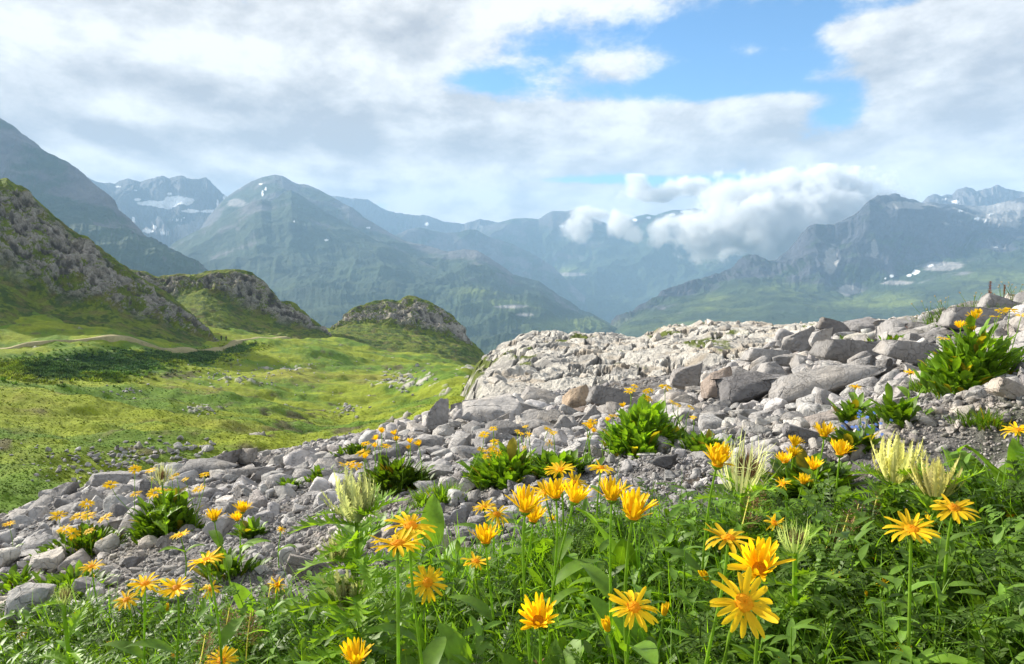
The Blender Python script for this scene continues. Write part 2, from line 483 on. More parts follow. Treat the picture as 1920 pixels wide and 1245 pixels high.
mountain('ridge_middle', [[(700, 660, 3300), (1100, 640, 3400)], [(700, 580, 3700), (1100, 600, 3700)], cr, behind(cr, 600, 70)], 705, 1095, 1.2, (60, 80, 10), 360, 55, 47, col_far((0.7, 1.1)), ribs=16, edge=0.12, rnd=1.2)
# the mountain with cliffs at the right
crest = [(1110, 640, 1900), (1150, 612, 2000), (1200, 577, 2100), (1250, 549, 2200), (1300, 526, 2300), (1350, 515, 2350), (1372, 507, 2380), (1388, 492, 2400), (1402, 485, 2400), (1420, 482, 2400), (1440, 488, 2400), (1458, 484, 2420), (1480, 470, 2440), (1500, 447, 2450),
         (1518, 428, 2460), (1528, 423, 2460), (1550, 422, 2460), (1565, 421, 2460), (1580, 408, 2470), (1605, 394, 2480), (1618, 383, 2490), (1630, 374, 2490), (1645, 370, 2500)]
brow = crest + [(1680, 374, 2500), (1720, 390, 2500), (1760, 402, 2500), (1800, 412, 2500), (1850, 424, 2500), (1920, 432, 2500), (2200, 430, 2500)]
top = [(a, b + 1, d + 40) for a, b, d in crest] + [(1680, 371, 2900), (1700, 373, 3000), (1730, 379, 3000), (1760, 383, 3000), (1800, 383, 3100), (1850, 385, 3200), (1885, 376, 3200), (1920, 366, 3200), (2000, 350, 3200), (2200, 330, 3200)]
mountain('mountain_right', [[(1110, 660, 1500), (1300, 690, 1200), (1600, 700, 1000), (2200, 740, 900)],
                            [(1110, 650, 1750), (1180, 608, 1800), (1300, 590, 1800), (1450, 580, 1750), (1600, 592, 1650), (1920, 565, 1600), (2200, 560, 1600)],
                            [(1110, 645, 1800), (1200, 590, 2000), (1300, 548, 2150), (1400, 520, 2250), (1470, 528, 2180), (1540, 552, 2080), (1600, 556, 2080), (1660, 535, 2120), (1720, 508, 2200), (1800, 484, 2250), (1920, 472, 2250), (2200, 460, 2250)],
                            brow, top, behind(top, 700, 110)],
         1115, 2180, 1.3, (60, 70, 150, 30, 10), 210, 24, 53,
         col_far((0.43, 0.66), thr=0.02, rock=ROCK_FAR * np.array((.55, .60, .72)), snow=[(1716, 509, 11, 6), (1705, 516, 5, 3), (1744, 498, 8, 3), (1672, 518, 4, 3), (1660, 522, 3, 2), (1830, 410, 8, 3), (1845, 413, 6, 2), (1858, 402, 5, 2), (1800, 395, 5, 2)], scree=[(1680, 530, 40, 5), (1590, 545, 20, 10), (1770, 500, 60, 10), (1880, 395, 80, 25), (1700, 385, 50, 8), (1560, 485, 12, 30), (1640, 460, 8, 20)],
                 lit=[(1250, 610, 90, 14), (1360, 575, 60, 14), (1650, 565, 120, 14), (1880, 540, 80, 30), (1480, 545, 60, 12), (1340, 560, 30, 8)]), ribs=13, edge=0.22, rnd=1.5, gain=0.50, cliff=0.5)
cr = [(1690, 400, 3900), (1735, 374, 3900), (1742, 368, 3900), (1756, 365, 3900), (1764, 370, 3900), (1774, 364, 3900), (1786, 365, 3900), (1796, 356, 3900), (1810, 350, 3900), (1818, 352, 3900), (1830, 357, 3900), (1846, 352, 3900), (1858, 352, 3900), (1870, 348, 3900),
      (1884, 354, 3900), (1905, 358, 3900), (1930, 363, 3900), (2000, 340, 3900), (2200, 340, 3900)]
mountain('mountain_far_right', [[(1690, 470, 3300), (2200, 470, 3300)], cr, behind(cr, 700, 80)], 1700, 2150, 1.0, (80, 10), 300, 45, 59, col_far((0.1, 0.5), thr=0.3, snow=[(1790, 378, 9, 3), (1770, 374, 6, 2)], rock=ROCK_FAR * 1.25), ribs=60, edge=0.12, rnd=1)
# valley floor far below
rr = Relief([[(-1500, 1000, 420), (960, 1000, 420), (3000, 1000, 420)], [(-1500, 700, 1300), (960, 700, 1300), (3000, 700, 1300)], [(-1500, 612, 2300), (960, 612, 2300), (3000, 612, 2300)],
             [(-1500, 650, 4200), (960, 650, 4200), (3000, 650, 4200)], [(-1500, 620, 5900), (960, 620, 5900), (3000, 620, 5900)]], -1500, 3000, 10, (40, 60, 40, 30))
rr.push(fbm(rr.P[..., 0] / 200, rr.P[..., 1] / 200, None, 4, 3) * 8, True)
structure('valley_floor', rr.mesh('valley_floor', mix(GRASS_LIT, GRASS_FAR, smooth(-0.2, 0.3, fbm(rr.P[..., 0] / 90, rr.P[..., 1] / 90, None, 4, 8)))), far_mat)

# ------------------------------------------------------------------ meadow: rows of constant distance, columns of constant bearing
class Field:
    def __init__(s, Ys, us, table, u0, u1, du, rows, sg, sr):
        """table[k] = z at each Ys for column us[k]"""
        s.lY = np.linspace(math.log(Ys[0]), math.log(Ys[-1]), rows)
        s.g = (np.arange(u0, u1 + du, du) - 960) / F
        cols = np.array([np.interp(s.lY, np.log(Ys), c) for c in table])
        gu = (np.array(us, float) - 960) / F
        Z = np.array([np.interp(s.g, gu, cols[:, i]) for i in range(rows)])
        s.Z = gauss1(gauss1(Z, sg, 1), sr, 0)
        s.refresh()

    def refresh(s):
        Y = np.exp(s.lY)[:, None] + 0 * s.g[None]
        s.P = np.stack([s.g[None] * Y, Y, s.Z], -1)

    def h(s, x, y):
        x = np.asarray(x, float); y = np.maximum(np.asarray(y, float), 1e-3)
        a = (np.log(y) - s.lY[0]) / (s.lY[1] - s.lY[0]); b = (x / y - s.g[0]) / (s.g[1] - s.g[0])
        a = np.clip(a, 0, len(s.lY) - 1.001); b = np.clip(b, 0, len(s.g) - 1.001)
        i, j = a.astype(int), b.astype(int); fa, fb = a - i, b - j
        return (s.Z[i, j] * (1 - fa) + s.Z[i + 1, j] * fa) * (1 - fb) + (s.Z[i, j + 1] * (1 - fa) + s.Z[i + 1, j + 1] * fa) * fb

    def hit(s, px, py):
        """first ground point met along the pixel's ray"""
        d = ray(px, py); d = d / d[1]
        Y = np.exp(np.linspace(s.lY[0], s.lY[-1], 1500))
        below = d[2] * Y < s.h(d[0] * Y, Y)
        k = np.argmax(below) if below.any() else len(Y) - 1
        return np.array([d[0] * Y[k], Y[k], float(s.h(d[0] * Y[k], Y[k]))])


def zz_(py, Y): return -(py - 490) / F * Y * 1.0
mY = [9, 20, 40, 80, 110, 150, 200, 240, 330, 450]
mU = [-500, -200, 0, 150, 300, 420, 600, 720, 860, 1000, 1300, 1700]
mT = [
    [-4.8, -5.6, -7.8, -9.8, -11.0, -4, 10, 14, 0, -120],
    [-4.8, -5.8, -8.2, -10.8, -12.0, -5, 8, 12, 0, -120],
    [-4.8, -6.0, -8.5, -11.4, -13.0, -6.5, 4, 8, 0, -120],
    [-4.8, -6.3, -9.0, -12.3, -13.6, -11, -6, 0, -20, -120],
    [-4.6, -6.5, -9.5, -13.3, -14.6, -16.0, -13, -10, -30, -140],
    [-4.5, -6.6, -9.8, -14.2, -16.6, -17.2, -17.5, -19, -50, -150],
    [-4.4, -6.7, -10.0, -15.6, -18.6, -19.9, -19.2, -21, -70, -160],
    [-4.4, -6.6, -9.4, -15.2, -18.4, -21.5, -23, -24, -80, -160],
    [-4.6, -6.2, -7.6, -12.2, -15.6, -21.5, -26.5, -32, -90, -170],
    [-5.0, -6.4, -8.2, -14, -19, -28, -38, -50, -110, -180],
    [-5.0, -6.4, -9.5, -18, -28, -45, -60, -80, -130, -190],
    [-5.0, -6.4, -9.5, -18, -28, -45, -60, -80, -130, -190]]
meadow = Field(mY, mU, mT, -500, 1700, 2.6, 520, 16, 9)
P = meadow.P
x, y = P[..., 0], P[..., 1]
near = smooth(9, 60, y)
meadow.Z += fbm(x / 24, y / 24, None, 4, 61) * 2.3 * near + fbm(x / 5.5, y / 5.5, None, 4, 62) * 0.65
tus = fbm(x / 1.6, y / 1.6, None, 4, 63)
meadow.Z += tus * 0.16 + np.maximum(fbm(x / 0.55, y / 0.55, None, 3, 64), 0) * 0.10 * smooth(70, 20, y)
# little terraces of turf that sheep tracks leave on a slope
ter = fbm(x / 14, y / 3.0, None, 4, 65, ridged=True)
meadow.Z += ter * 0.16
meadow.refresh(); P = meadow.P
u, v = proj(P[..., 0], P[..., 1], P[..., 2])
nb = fbm(x / 9, y / 9, None, 5, 66); ns = fbm(x / 2.2, y / 2.2, None, 5, 67); nl = fbm(x / 30, y / 30, None, 4, 68)
G1, G2, G3, G4 = (0.215, 0.262, 0.018), (0.105, 0.185, 0.016), (0.25, 0.22, 0.045), (0.10, 0.08, 0.045)
c = mix(G1, G2, smooth(-0.25, 0.35, nb + 0.4 * ns))
c = mix(c, G3, 0.55 * smooth(0.10, 0.55, nl + 0.5 * ns + 0.5 * pxblobs(u, v, [(480, 800, 160, 40), (420, 730, 130, 25), (700, 690, 80, 20), (560, 690, 90, 20)]) - 0.25))
c = mix(c, G4, 0.8 * smooth(0.30, 0.6, ns * 0.9 + 0.45 * pxblobs(u, v, [(560, 790, 60, 20), (620, 805, 40, 12), (330, 705, 60, 12), (10, 825, 20, 16), (750, 690, 40, 10)])))
c = mix(c, (0.045, 0.095, 0.02), 0.9 * smooth(0.3, 0.6, pxblobs(u, v, [(120, 690, 90, 22), (210, 680, 110, 24), (300, 668, 90, 14), (380, 668, 50, 16), (440, 655, 30, 12)]) + ns * 0.5))
rocky = smooth(0.60, 0.74, ns * 0.9 + 0.55 * pxblobs(u, v, [(755, 715, 60, 22), (800, 725, 50, 18), (430, 712, 60, 10), (230, 735, 40, 8), (650, 770, 25, 10), (880, 700, 25, 40), (370, 770, 40, 7), (540, 690, 60, 6)]))
c = mix(c, (0.40, 0.38, 0.34), rocky)
meadow.Z += rocky * 0.35 * (0.5 + fbm(x / 0.7, y / 0.7, None, 3, 69)); meadow.refresh()
grass_mat = terrain_mat('meadow_turf', (0.35, 1.6, 9.0), 0.26, 0.55, 0.3)
structure('meadow', mesh_np('meadow', meadow.P.reshape(-1, 3), grid_quads(*meadow.P.shape[:2]), col=np.clip(c, 0, 1).reshape(-1, 3)), grass_mat)

# tufts on the meadow
tv, tf, tc = [], [], []
for k in range(7):
    a = 2.4 * k; dx_, dy_ = math.cos(a), math.sin(a); i = len(tv)
    tv += [(dx_ * .1 - dy_ * .22, dy_ * .1 + dx_ * .22, -.1), (dx_ * .1 + dy_ * .22, dy_ * .1 - dx_ * .22, -.1), (dx_ * (.5 + .1 * (k % 3)), dy_ * .5, .40 + .1 * (k % 3))]
    tf.append((i, i + 1, i + 2)); tc += [.85, .85, 1.1]
tv, tf, tc = np.array(tv), np.array(tf), np.array(tc)


def meadow_tufts(name, xx, YY, sz, tone):
    zz = meadow.h(xx, YY)
    ii = np.clip(((np.log(YY) - meadow.lY[0]) / (meadow.lY[1] - meadow.lY[0])).astype(int), 0, len(meadow.lY) - 1); jj = np.clip(((xx / YY - meadow.g[0]) / (meadow.g[1] - meadow.g[0])).astype(int), 0, len(meadow.g) - 1)
    ok = rocky[ii, jj] < .3
    xx, YY, sz, zz, base_c, n = xx[ok], YY[ok], sz[ok], zz[ok], c[ii, jj][ok], int(ok.sum())
    az = rng.uniform(0, 6.28, n); ca, sa = np.cos(az), np.sin(az)
    V = np.stack([ca[:, None] * tv[None, :, 0] - sa[:, None] * tv[None, :, 1], sa[:, None] * tv[None, :, 0] + ca[:, None] * tv[None, :, 1], np.repeat(tv[None, :, 2], n, 0)], -1) * sz[:, None, None] + np.stack([xx, YY, zz], -1)[:, None]
    Cc = base_c[:, None, :] * tc[None, :, None] * (rng.uniform(*tone, (n, 1, 1)))
    tag(obj(name, mesh_np(name, V.reshape(-1, 3), tris=(tf[None] + (np.arange(n) * len(tv))[:, None, None]).reshape(-1, 3), col=Cc.reshape(-1, 3)), grass_mat), kind='stuff')


n = 70000
uu = rng.uniform(-120, 1250, n); YY = np.exp(rng.uniform(math.log(11), math.log(75), n))
meadow_tufts('grass', (uu - 960) / F * YY, YY, rng.uniform(.02, .06, n) * np.interp(YY, [11, 75], [.8, 2.2]) * (1 + 1.0 * (rng.random(n) < .04)), (.85, 1.25))
pts_ = []
for (a, b, sa_, sb_, m_) in [(120, 692, 80, 18, 1500), (210, 684, 100, 20, 1800), (300, 670, 80, 11, 1200), (380, 668, 45, 12, 800), (440, 655, 28, 9, 400), (40, 690, 50, 14, 600), (470, 650, 20, 7, 200)]:
    for q in range(m_):
        pts_.append(meadow.hit(rng.normal(a, sa_ * .7), rng.normal(b, sb_ * .6)))
pts_ = np.array(pts_)
meadow_tufts('undergrowth', pts_[:, 0], pts_[:, 1], rng.uniform(.22, .6, len(pts_)), (.8, 2.6))
# footpath on the meadow
pp = [(-150, 662), (0, 660), (100, 657), (200, 653), (300, 650), (380, 649), (425, 645), (452, 638), (490, 631), (540, 628)]
pd = [104, 108, 112, 117, 126, 138, 152, 166, 178, 188]
ctr = np.array([at(a, b, d) for (a, b), d in zip(pp, pd)])
ts = np.linspace(0, len(pp) - 1, 260)
cx, cyy = np.interp(ts, range(len(pp)), ctr[:, 0]), np.interp(ts, range(len(pp)), ctr[:, 1])
cx, cyy = gauss1(cx, 8, 0), gauss1(cyy, 8, 0)
tx, ty = np.gradient(cx), np.gradient(cyy); ln = np.hypot(tx, ty); nx, ny = -ty / ln, tx / ln
rows = []
for k, off in enumerate((-1, -0.6, 0, 0.6, 1)):
    wd = 1.2 + 0.5 * fbm(ts * 0.4, ts * 0 + k, None, 3, 5)
    X, Y_ = cx + nx * off * wd, cyy + ny * off * wd
    hh = np.maximum.reduce([meadow.h(X + a, Y_ + b) for a in (-.3, .3) for b in (-.5, .5)])
    rows.append(np.stack([X, Y_, hh + (0.22 if abs(off) < 1 else -0.5)], -1))
PP = np.array(rows)
PP[1:-1, :, 2] = gauss1(PP[1:-1, :, 2], 3, 1)
path_mat = terrain_mat('path_dirt', (0.5, 3.0), 0.25, 0.5, 0.1)
structure('path', mesh_np('path', PP.reshape(-1, 3), grid_quads(*PP.shape[:2]), col=(0.27, 0.24, 0.12)), path_mat)

# ------------------------------------------------------------------ rocky hills beside the path
hill_mat = terrain_mat('hill_surface', (0.25, 1.2, 4.0), 0.34, 0.9, 0.5)


def hill(name, base, foot, brow, crest_, back, u0, u1, seed, grass_lo=0.0, foot_amp=1.0, rockw=()):
    base = [(a_, b_ + (22 if a_ > 100 else 60), d_ - 8) for a_, b_, d_ in base]
    r = Relief([base, foot, brow, crest_, back], u0, u1, 0.85, (70, 130, 22, 16), smooth_g=1.5)
    r.round_rows(2.2)
    P = r.P; t = r.t
    q = P
    cl = smooth(0.95, 1.4, t) * smooth(2.35, 1.8, t)                 # the cliff band
    big = fbm(q[..., 0] / 9, q[..., 1] / 9, q[..., 2] / 12, 5, seed, ridged=True)
    vert = fbm(q[..., 0] / 2.6 + q[..., 2] * 0.12, q[..., 1] / 2.6, q[..., 2] / 9, 5, seed + 2, 0.58, ridged=True)
    fine = fbm(q[..., 0] / 1.1, q[..., 1] / 1.1, q[..., 2] / 1.6, 4, seed + 4, 0.6)
    lump = fbm(q[..., 0] / 4.0, q[..., 1] / 4.0, q[..., 2] / 4, 4, seed + 6)
    r.push(cl * (big * 1.7 + vert * 1.0 + fine * 0.35) + (1 - cl) * (lump * 0.55 + fine * 0.12))
    n = r.normals()
    P = r.P
    u, v = r.px()
    nr = fbm(P[..., 0] / 6, P[..., 1] / 6, P[..., 2] / 7, 5, seed + 8)
    nf = fbm(P[..., 0] / 1.3, P[..., 1] / 1.3, P[..., 2] / 2.0, 4, seed + 9)
    rk = cl * smooth(-0.10, 0.22, (0.40 - n[..., 2]) * 1.0 + nr * 1.15 + 0.22 * smooth(1.2, 1.9, t) + 0.45 * nf + 0.12 * big + (0.36 * pxblobs(u, v, rockw) if rockw else 0))
    gr = mix((0.165, 0.215, 0.024), (0.07, 0.115, 0.018), smooth(-0.3, 0.3, nf + nr))
    gr = mix(gr, (0.20, 0.17, 0.06), 0.6 * smooth(0.0, 0.5, fbm(P[..., 0] / 3, P[..., 1] / 3, P[..., 2] / 3, 4, seed + 12)))
    rc = mix((0.42, 0.385, 0.34), (0.12, 0.105, 0.09), smooth(-0.35, 0.4, vert * -0.8 + nf * 0.6))
    c = mix(gr, rc, rk)
    c = mix(c, (0.055, 0.05, 0.03), cl * (1 - rk) * 0.5 * smooth(0, .4, nr))
    return tag(obj(name, r.mesh(name, c), hill_mat), kind='structure')


crA = [(-300, 200, 172), (-60, 310, 168), (0, 336, 166), (12, 333, 166), (30, 344, 166), (50, 350, 166), (66, 368, 165), (90, 392, 165), (120, 418, 165), (146, 436, 165), (163, 439, 165), (178, 455, 165), (200, 472, 166), (215, 482, 166), (232, 495, 166),
       (250, 510, 167), (270, 520, 168), (290, 533, 168), (310, 545, 168), (340, 568, 169), (370, 592, 170), (392, 614, 170), (405, 634, 170), (430, 660, 168)]
hill('rocky_hill', [(-300, 520, 112), (0, 600, 122), (60, 612, 126), (130, 640, 128), (250, 652, 134), (370, 655, 142), (430, 668, 150)],
     [(-300, 440, 135), (0, 520, 143), (60, 560, 143), (130, 580, 144), (200, 588, 145), (300, 612, 150), (380, 636, 156), (430, 664, 158)],
     [(a, b + 14, d - 5) for a, b, d in crA], crA, behind(crA, 50, 90), -290, 425, 101, rockw=[(60, 440, 60, 60), (140, 480, 40, 60), (20, 520, 30, 40), (270, 580, 30, 30), (210, 540, 20, 40)])
crB = [(190, 540, 222), (225, 510, 222), (240, 504, 222), (258, 503, 222), (275, 508, 221), (300, 517, 220), (320, 513, 220), (345, 511, 219), (370, 513, 218), (385, 507, 218), (410, 505, 217), (440, 503, 216), (455, 505, 216), (472, 508, 216), (488, 518, 215), (500, 532, 215), (512, 546, 214),
       (525, 562, 214), (540, 561, 214), (552, 566, 214), (568, 580, 213), (585, 597, 212), (600, 609, 211), (620, 624, 210)]
hill('rocky_hill', [(190, 640, 160), (400, 652, 168), (450, 640, 176), (520, 632, 188), (600, 626, 198), (620, 630, 200)],
     [(190, 590, 196), (300, 570, 200), (380, 544, 205), (430, 566, 204), (470, 592, 203), (520, 610, 202), (590, 620, 203), (620, 628, 204)],
     [(a, b + 9, d - 3) for a, b, d in crB], crB, behind(crB, 40, 70), 195, 618, 111, rockw=[(460, 560, 40, 40), (550, 595, 25, 20), (400, 530, 40, 12)])
crC = [(605, 626, 236), (622, 610, 238), (638, 601, 240), (650, 587, 242), (664, 575, 243), (690, 566, 244), (720, 560, 245), (748, 562, 245), (758, 556, 245), (768, 552, 245), (780, 554, 245), (788, 560, 244), (805, 564, 243), (830, 577, 242), (850, 592, 240), (866, 611, 238), (876, 632, 236), (890, 645, 235),
       (905, 660, 234), (930, 676, 232)]
hill('rocky_knoll', [(605, 632, 198), (640, 632, 192), (700, 668, 178), (780, 682, 180), (850, 684, 190), (930, 690, 205)],
     [(605, 629, 222), (650, 609, 224), (700, 610, 224), (740, 617, 223), (790, 627, 222), (830, 636, 222), (870, 644, 224), (930, 684, 224)],
     [(a, b + 8, d - 3) for a, b, d in crC], crC, behind(crC, 40, 60), 607, 925, 121, rockw=[(660, 590, 20, 14), (740, 595, 40, 24), (830, 610, 40, 24)])

# ------------------------------------------------------------------ bare limestone pavement in the middle
crL = [(760, 830, 58), (850, 765, 60), (880, 705, 62), (905, 668, 63), (930, 655, 64), (945, 646, 65), (960, 642, 66), (985, 634, 68), (1003, 630, 69), (1040, 628, 70), (1065, 631, 70), (1085, 628, 71), (1103, 626, 72), (1120, 622, 72), (1150, 628, 73), (1185, 634, 74), (1200, 630, 74), (1215, 624, 75), (1245, 617, 76), (1262, 613, 76), (1290, 614, 76), (1330, 608, 76),
       (1360, 607, 76), (1395, 610, 76), (1430, 611, 75), (1480, 608, 74), (1600, 606, 72), (2000, 600, 70)]
lm = Relief([[(760, 1020, 14), (870, 960, 14), (1000, 950, 14), (1300, 900, 14), (1600, 800, 14), (2000, 760, 14)],
             [(760, 900, 24), (850, 850, 25), (880, 785, 25), (905, 752, 25), (1000, 750, 25), (1200, 738, 25), (1400, 690, 25), (1600, 650, 25), (2000, 610, 25)],
             [(760, 860, 40), (850, 805, 40), (873, 740, 41), (895, 694, 42), (960, 676, 42), (1100, 668, 43), (1200, 664, 43), (1400, 642, 42), (1600, 625, 42), (2000, 605, 42)],
             crL, behind(crL, 40, 160)], 765, 1990, 1.0, (60, 190, 170, 14), smooth_g=2)
lm.round_rows(4)
q = lm.P
x, y, z = q[..., 0], q[..., 1], q[..., 2]
# beds that dip to the left and away, cut by fissures
a_ = R(58)
s1 = x * math.cos(a_) + y * 0.45 * math.sin(a_); s2 = -x * math.sin(a_) + y * 0.45 * math.cos(a_)
wob = fbm(x / 5, y / 8, None, 4, 131)
beds = s1 / 3.4 + wob * 1.1
fr = beds - np.floor(beds)
step = fr * 0.75 - 0.9 * smooth(0.80, 1.0, fr)
beds2 = s1 / 0.85 + s2 * 0.10 + wob * 2.2
fr2 = beds2 - np.floor(beds2)
fis = smooth(0.11, 0.01, np.abs(fbm(s1 / 4.0, s2 / 1.7, None, 5, 133)))
blk = fbm(x / 1.3, y / 2.4, None, 5, 135, 0.6, ridged=True)
wl = smooth(0.0, 0.5, fbm(x / 9, y / 14, None, 3, 137) + 0.35)
lm.push((step * 0.42 * wl + (fr2 * 0.10 - 0.10 * smooth(0.7, 1.0, fr2)) + blk * 0.17 - fis * 0.45 + fbm(x / 6, y / 9, None, 4, 139) * 0.6), True)
nl = lm.normals(); u, v = lm.px()
nr = fbm(x / 1.6, y / 2.6, None, 5, 141)
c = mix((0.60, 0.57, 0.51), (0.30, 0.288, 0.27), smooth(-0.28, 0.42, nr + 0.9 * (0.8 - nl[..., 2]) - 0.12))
c = mix(c, (0.46, 0.39, 0.30), 0.7 * smooth(0.1, 0.5, fbm(x / 2.5, y / 3, None, 4, 143)))
c = mix(c, (0.15, 0.14, 0.13), 0.75 * fis * smooth(0.0, 0.3, nr + 0.2))
gm = smooth(0.34, 0.52, fbm(x / 3.4, y / 5, None, 5, 145) + 0.42 * pxblobs(u, v, [(880, 690, 40, 30), (1040, 715, 14, 14), (1200, 690, 40, 10), (840, 720, 60, 40), (1330, 640, 50, 6), (1150, 660, 20, 8)]) + 0.25 * (nl[..., 2] - 0.9))
c = mix(c, (0.12, 0.15, 0.03), gm)
lime_mat = terrain_mat('limestone_pavement_surface', (0.8, 4.0, 18.0), 0.20, 0.9, 0.14)
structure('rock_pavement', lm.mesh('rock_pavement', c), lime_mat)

# ------------------------------------------------------------------ near slope of scree that the photographer stands on
nY = [0.12, 0.7, 1.2, 2, 3, 5, 8, 10, 12, 16, 24]
nU = [-900, -300, 0, 300, 640, 960, 1280, 1500, 1600, 1920, 2300, 2900]
nT = [
    [-0.95, -1.0, -1.15, -1.4, -1.75, -2.5, -4.0, -5.0, -6.0, -7.5, -11],
    [-0.85, -0.92, -1.05, -1.25, -1.55, -2.1, -3.3, -4.3, -5.3, -7.5, -11],
    [-0.80, -0.86, -0.96, -1.10, -1.32, -1.75, -2.72, -3.8, -4.9, -7.2, -11],
    [-0.78, -0.82, -0.90, -1.0, -1.17, -1.58, -2.20, -3.1, -4.4, -6.8, -11],
    [-0.75, -0.78, -0.80, -0.87, -1.0, -1.35, -1.92, -2.32, -3.1, -5.6, -11],
    [-0.75, -0.75, -0.75, -0.76, -0.85, -1.15, -1.62, -1.88, -2.12, -4.2, -11],
    [-0.72, -0.72, -0.68, -0.64, -0.74, -1.0, -1.34, -1.55, -1.80, -3.0, -11],
    [-0.70, -0.70, -0.64, -0.58, -0.64, -0.89, -1.10, -1.18, -1.20, -2.0, -9],
    [-0.70, -0.69, -0.62, -0.55, -0.60, -0.82, -0.98, -1.0, -1.05, -2.0, -9],
    [-0.65, -0.63, -0.54, -0.42, -0.38, -0.40, -0.36, -0.45, -0.8, -2.0, -9],
    [-0.60, -0.55, -0.42, -0.25, -0.15, -0.05, 0.1, 0.1, 0.0, -1.5, -9],
    [-0.5, -0.4, -0.2, 0.0, 0.2, 0.5, 0.9, 1.2, 1.2, 0.0, -9]]
gnd = Field(nY, nU, nT, -1700, 4600, 3.6, 620, 20, 11)
base_h = Field.h
GZ0 = gnd.Z.copy()
P = gnd.P; x, y = P[..., 0], P[..., 1]
nfade = smooth(0.4, 3.0, y)
gnd.Z += fbm(x / 1.7, y / 1.7, None, 4, 151) * 0.10 * nfade + fbm(x / 0.45, y / 0.45, None, 4, 152) * 0.035
gnd.Z += np.maximum(fbm(x / 0.09, y / 0.09, None, 3, 153, ridged=True), -0.3) * 0.010 * smooth(6, 2, y)
gnd.refresh(); P = gnd.P
n1 = fbm(x / 0.5, y / 0.5, None, 5, 155); n2 = fbm(x / 0.06, y / 0.06, None, 3, 156)
c = mix((0.30, 0.285, 0.27), (0.21, 0.20, 0.195), smooth(-0.3, 0.3, n1 + 0.5 * n2))
c = mix(c, (0.10, 0.075, 0.05), 0.7 * smooth(0.25, 0.55, n1 - n2 * 0.4))
veg = smooth(1.9, 1.3, y + n1 * 0.5 - 0.25 * np.clip(x / np.maximum(y, .3), -0.6, 0.6))
c = mix(c, (0.045, 0.06, 0.02), 0.85 * veg)
gravel_ground = terrain_mat('scree_ground', (6.0, 30.0, 110.0), 0.30, 1.0, 0.02)
structure('ground', mesh_np('ground', P.reshape(-1, 3), grid_quads(*P.shape[:2]), col=np.clip(c, 0, 1).reshape(-1, 3)), gravel_ground)
# ------------------------------------------------------------------ rocks
def ico(sub):
    bm = bmesh.new(); bmesh.ops.create_icosphere(bm, subdivisions=sub, radius=1.0)
    v = np.array([q.co[:] for q in bm.verts]); f = np.array([[q.index for q in p.verts] for p in bm.faces])
    bm.free(); return v, f


ICO = {s: ico(s) for s in (1, 2, 3, 4, 5)}


def rock_shape(seed, sub, planes=14, asp=(1, 1, 0.7), rough=0.05, cut=(0.32, 0.70)):
    rg = np.random.default_rng(seed)
    v, f = ICO[sub]
    v = v.copy()
    v = v / np.max(np.abs(v) ** 1.0 + 1e-9, axis=1, keepdims=True) * 0.35 + v * 0.65
    for k in range(planes):
        n = rg.normal(size=3); n /= np.linalg.norm(n)
        d = rg.uniform(*cut)
        s = v @ n - d
        v = v - np.maximum(s, 0)[:, None] * n * 0.97
    v = v / np.array([np.abs(v[:, i]).max() for i in range(3)])
    v = v * np.array(asp)
    if rough:
        o = seed * 1.37
        nn = v / (np.linalg.norm(v, axis=1, keepdims=True) + 1e-9)
        d = fbm(v[:, 0] * 1.6 + o, v[:, 1] * 1.6, v[:, 2] * 1.6, 5, seed, 0.55) * rough
        if sub >= 3:
            d = d + fbm(v[:, 0] * 2 + o, v[:, 1] * 2, v[:, 2] * 7, 3, seed + 4, ridged=True) * rough * 0.35
        v = v + nn * d[:, None]
    return v, f


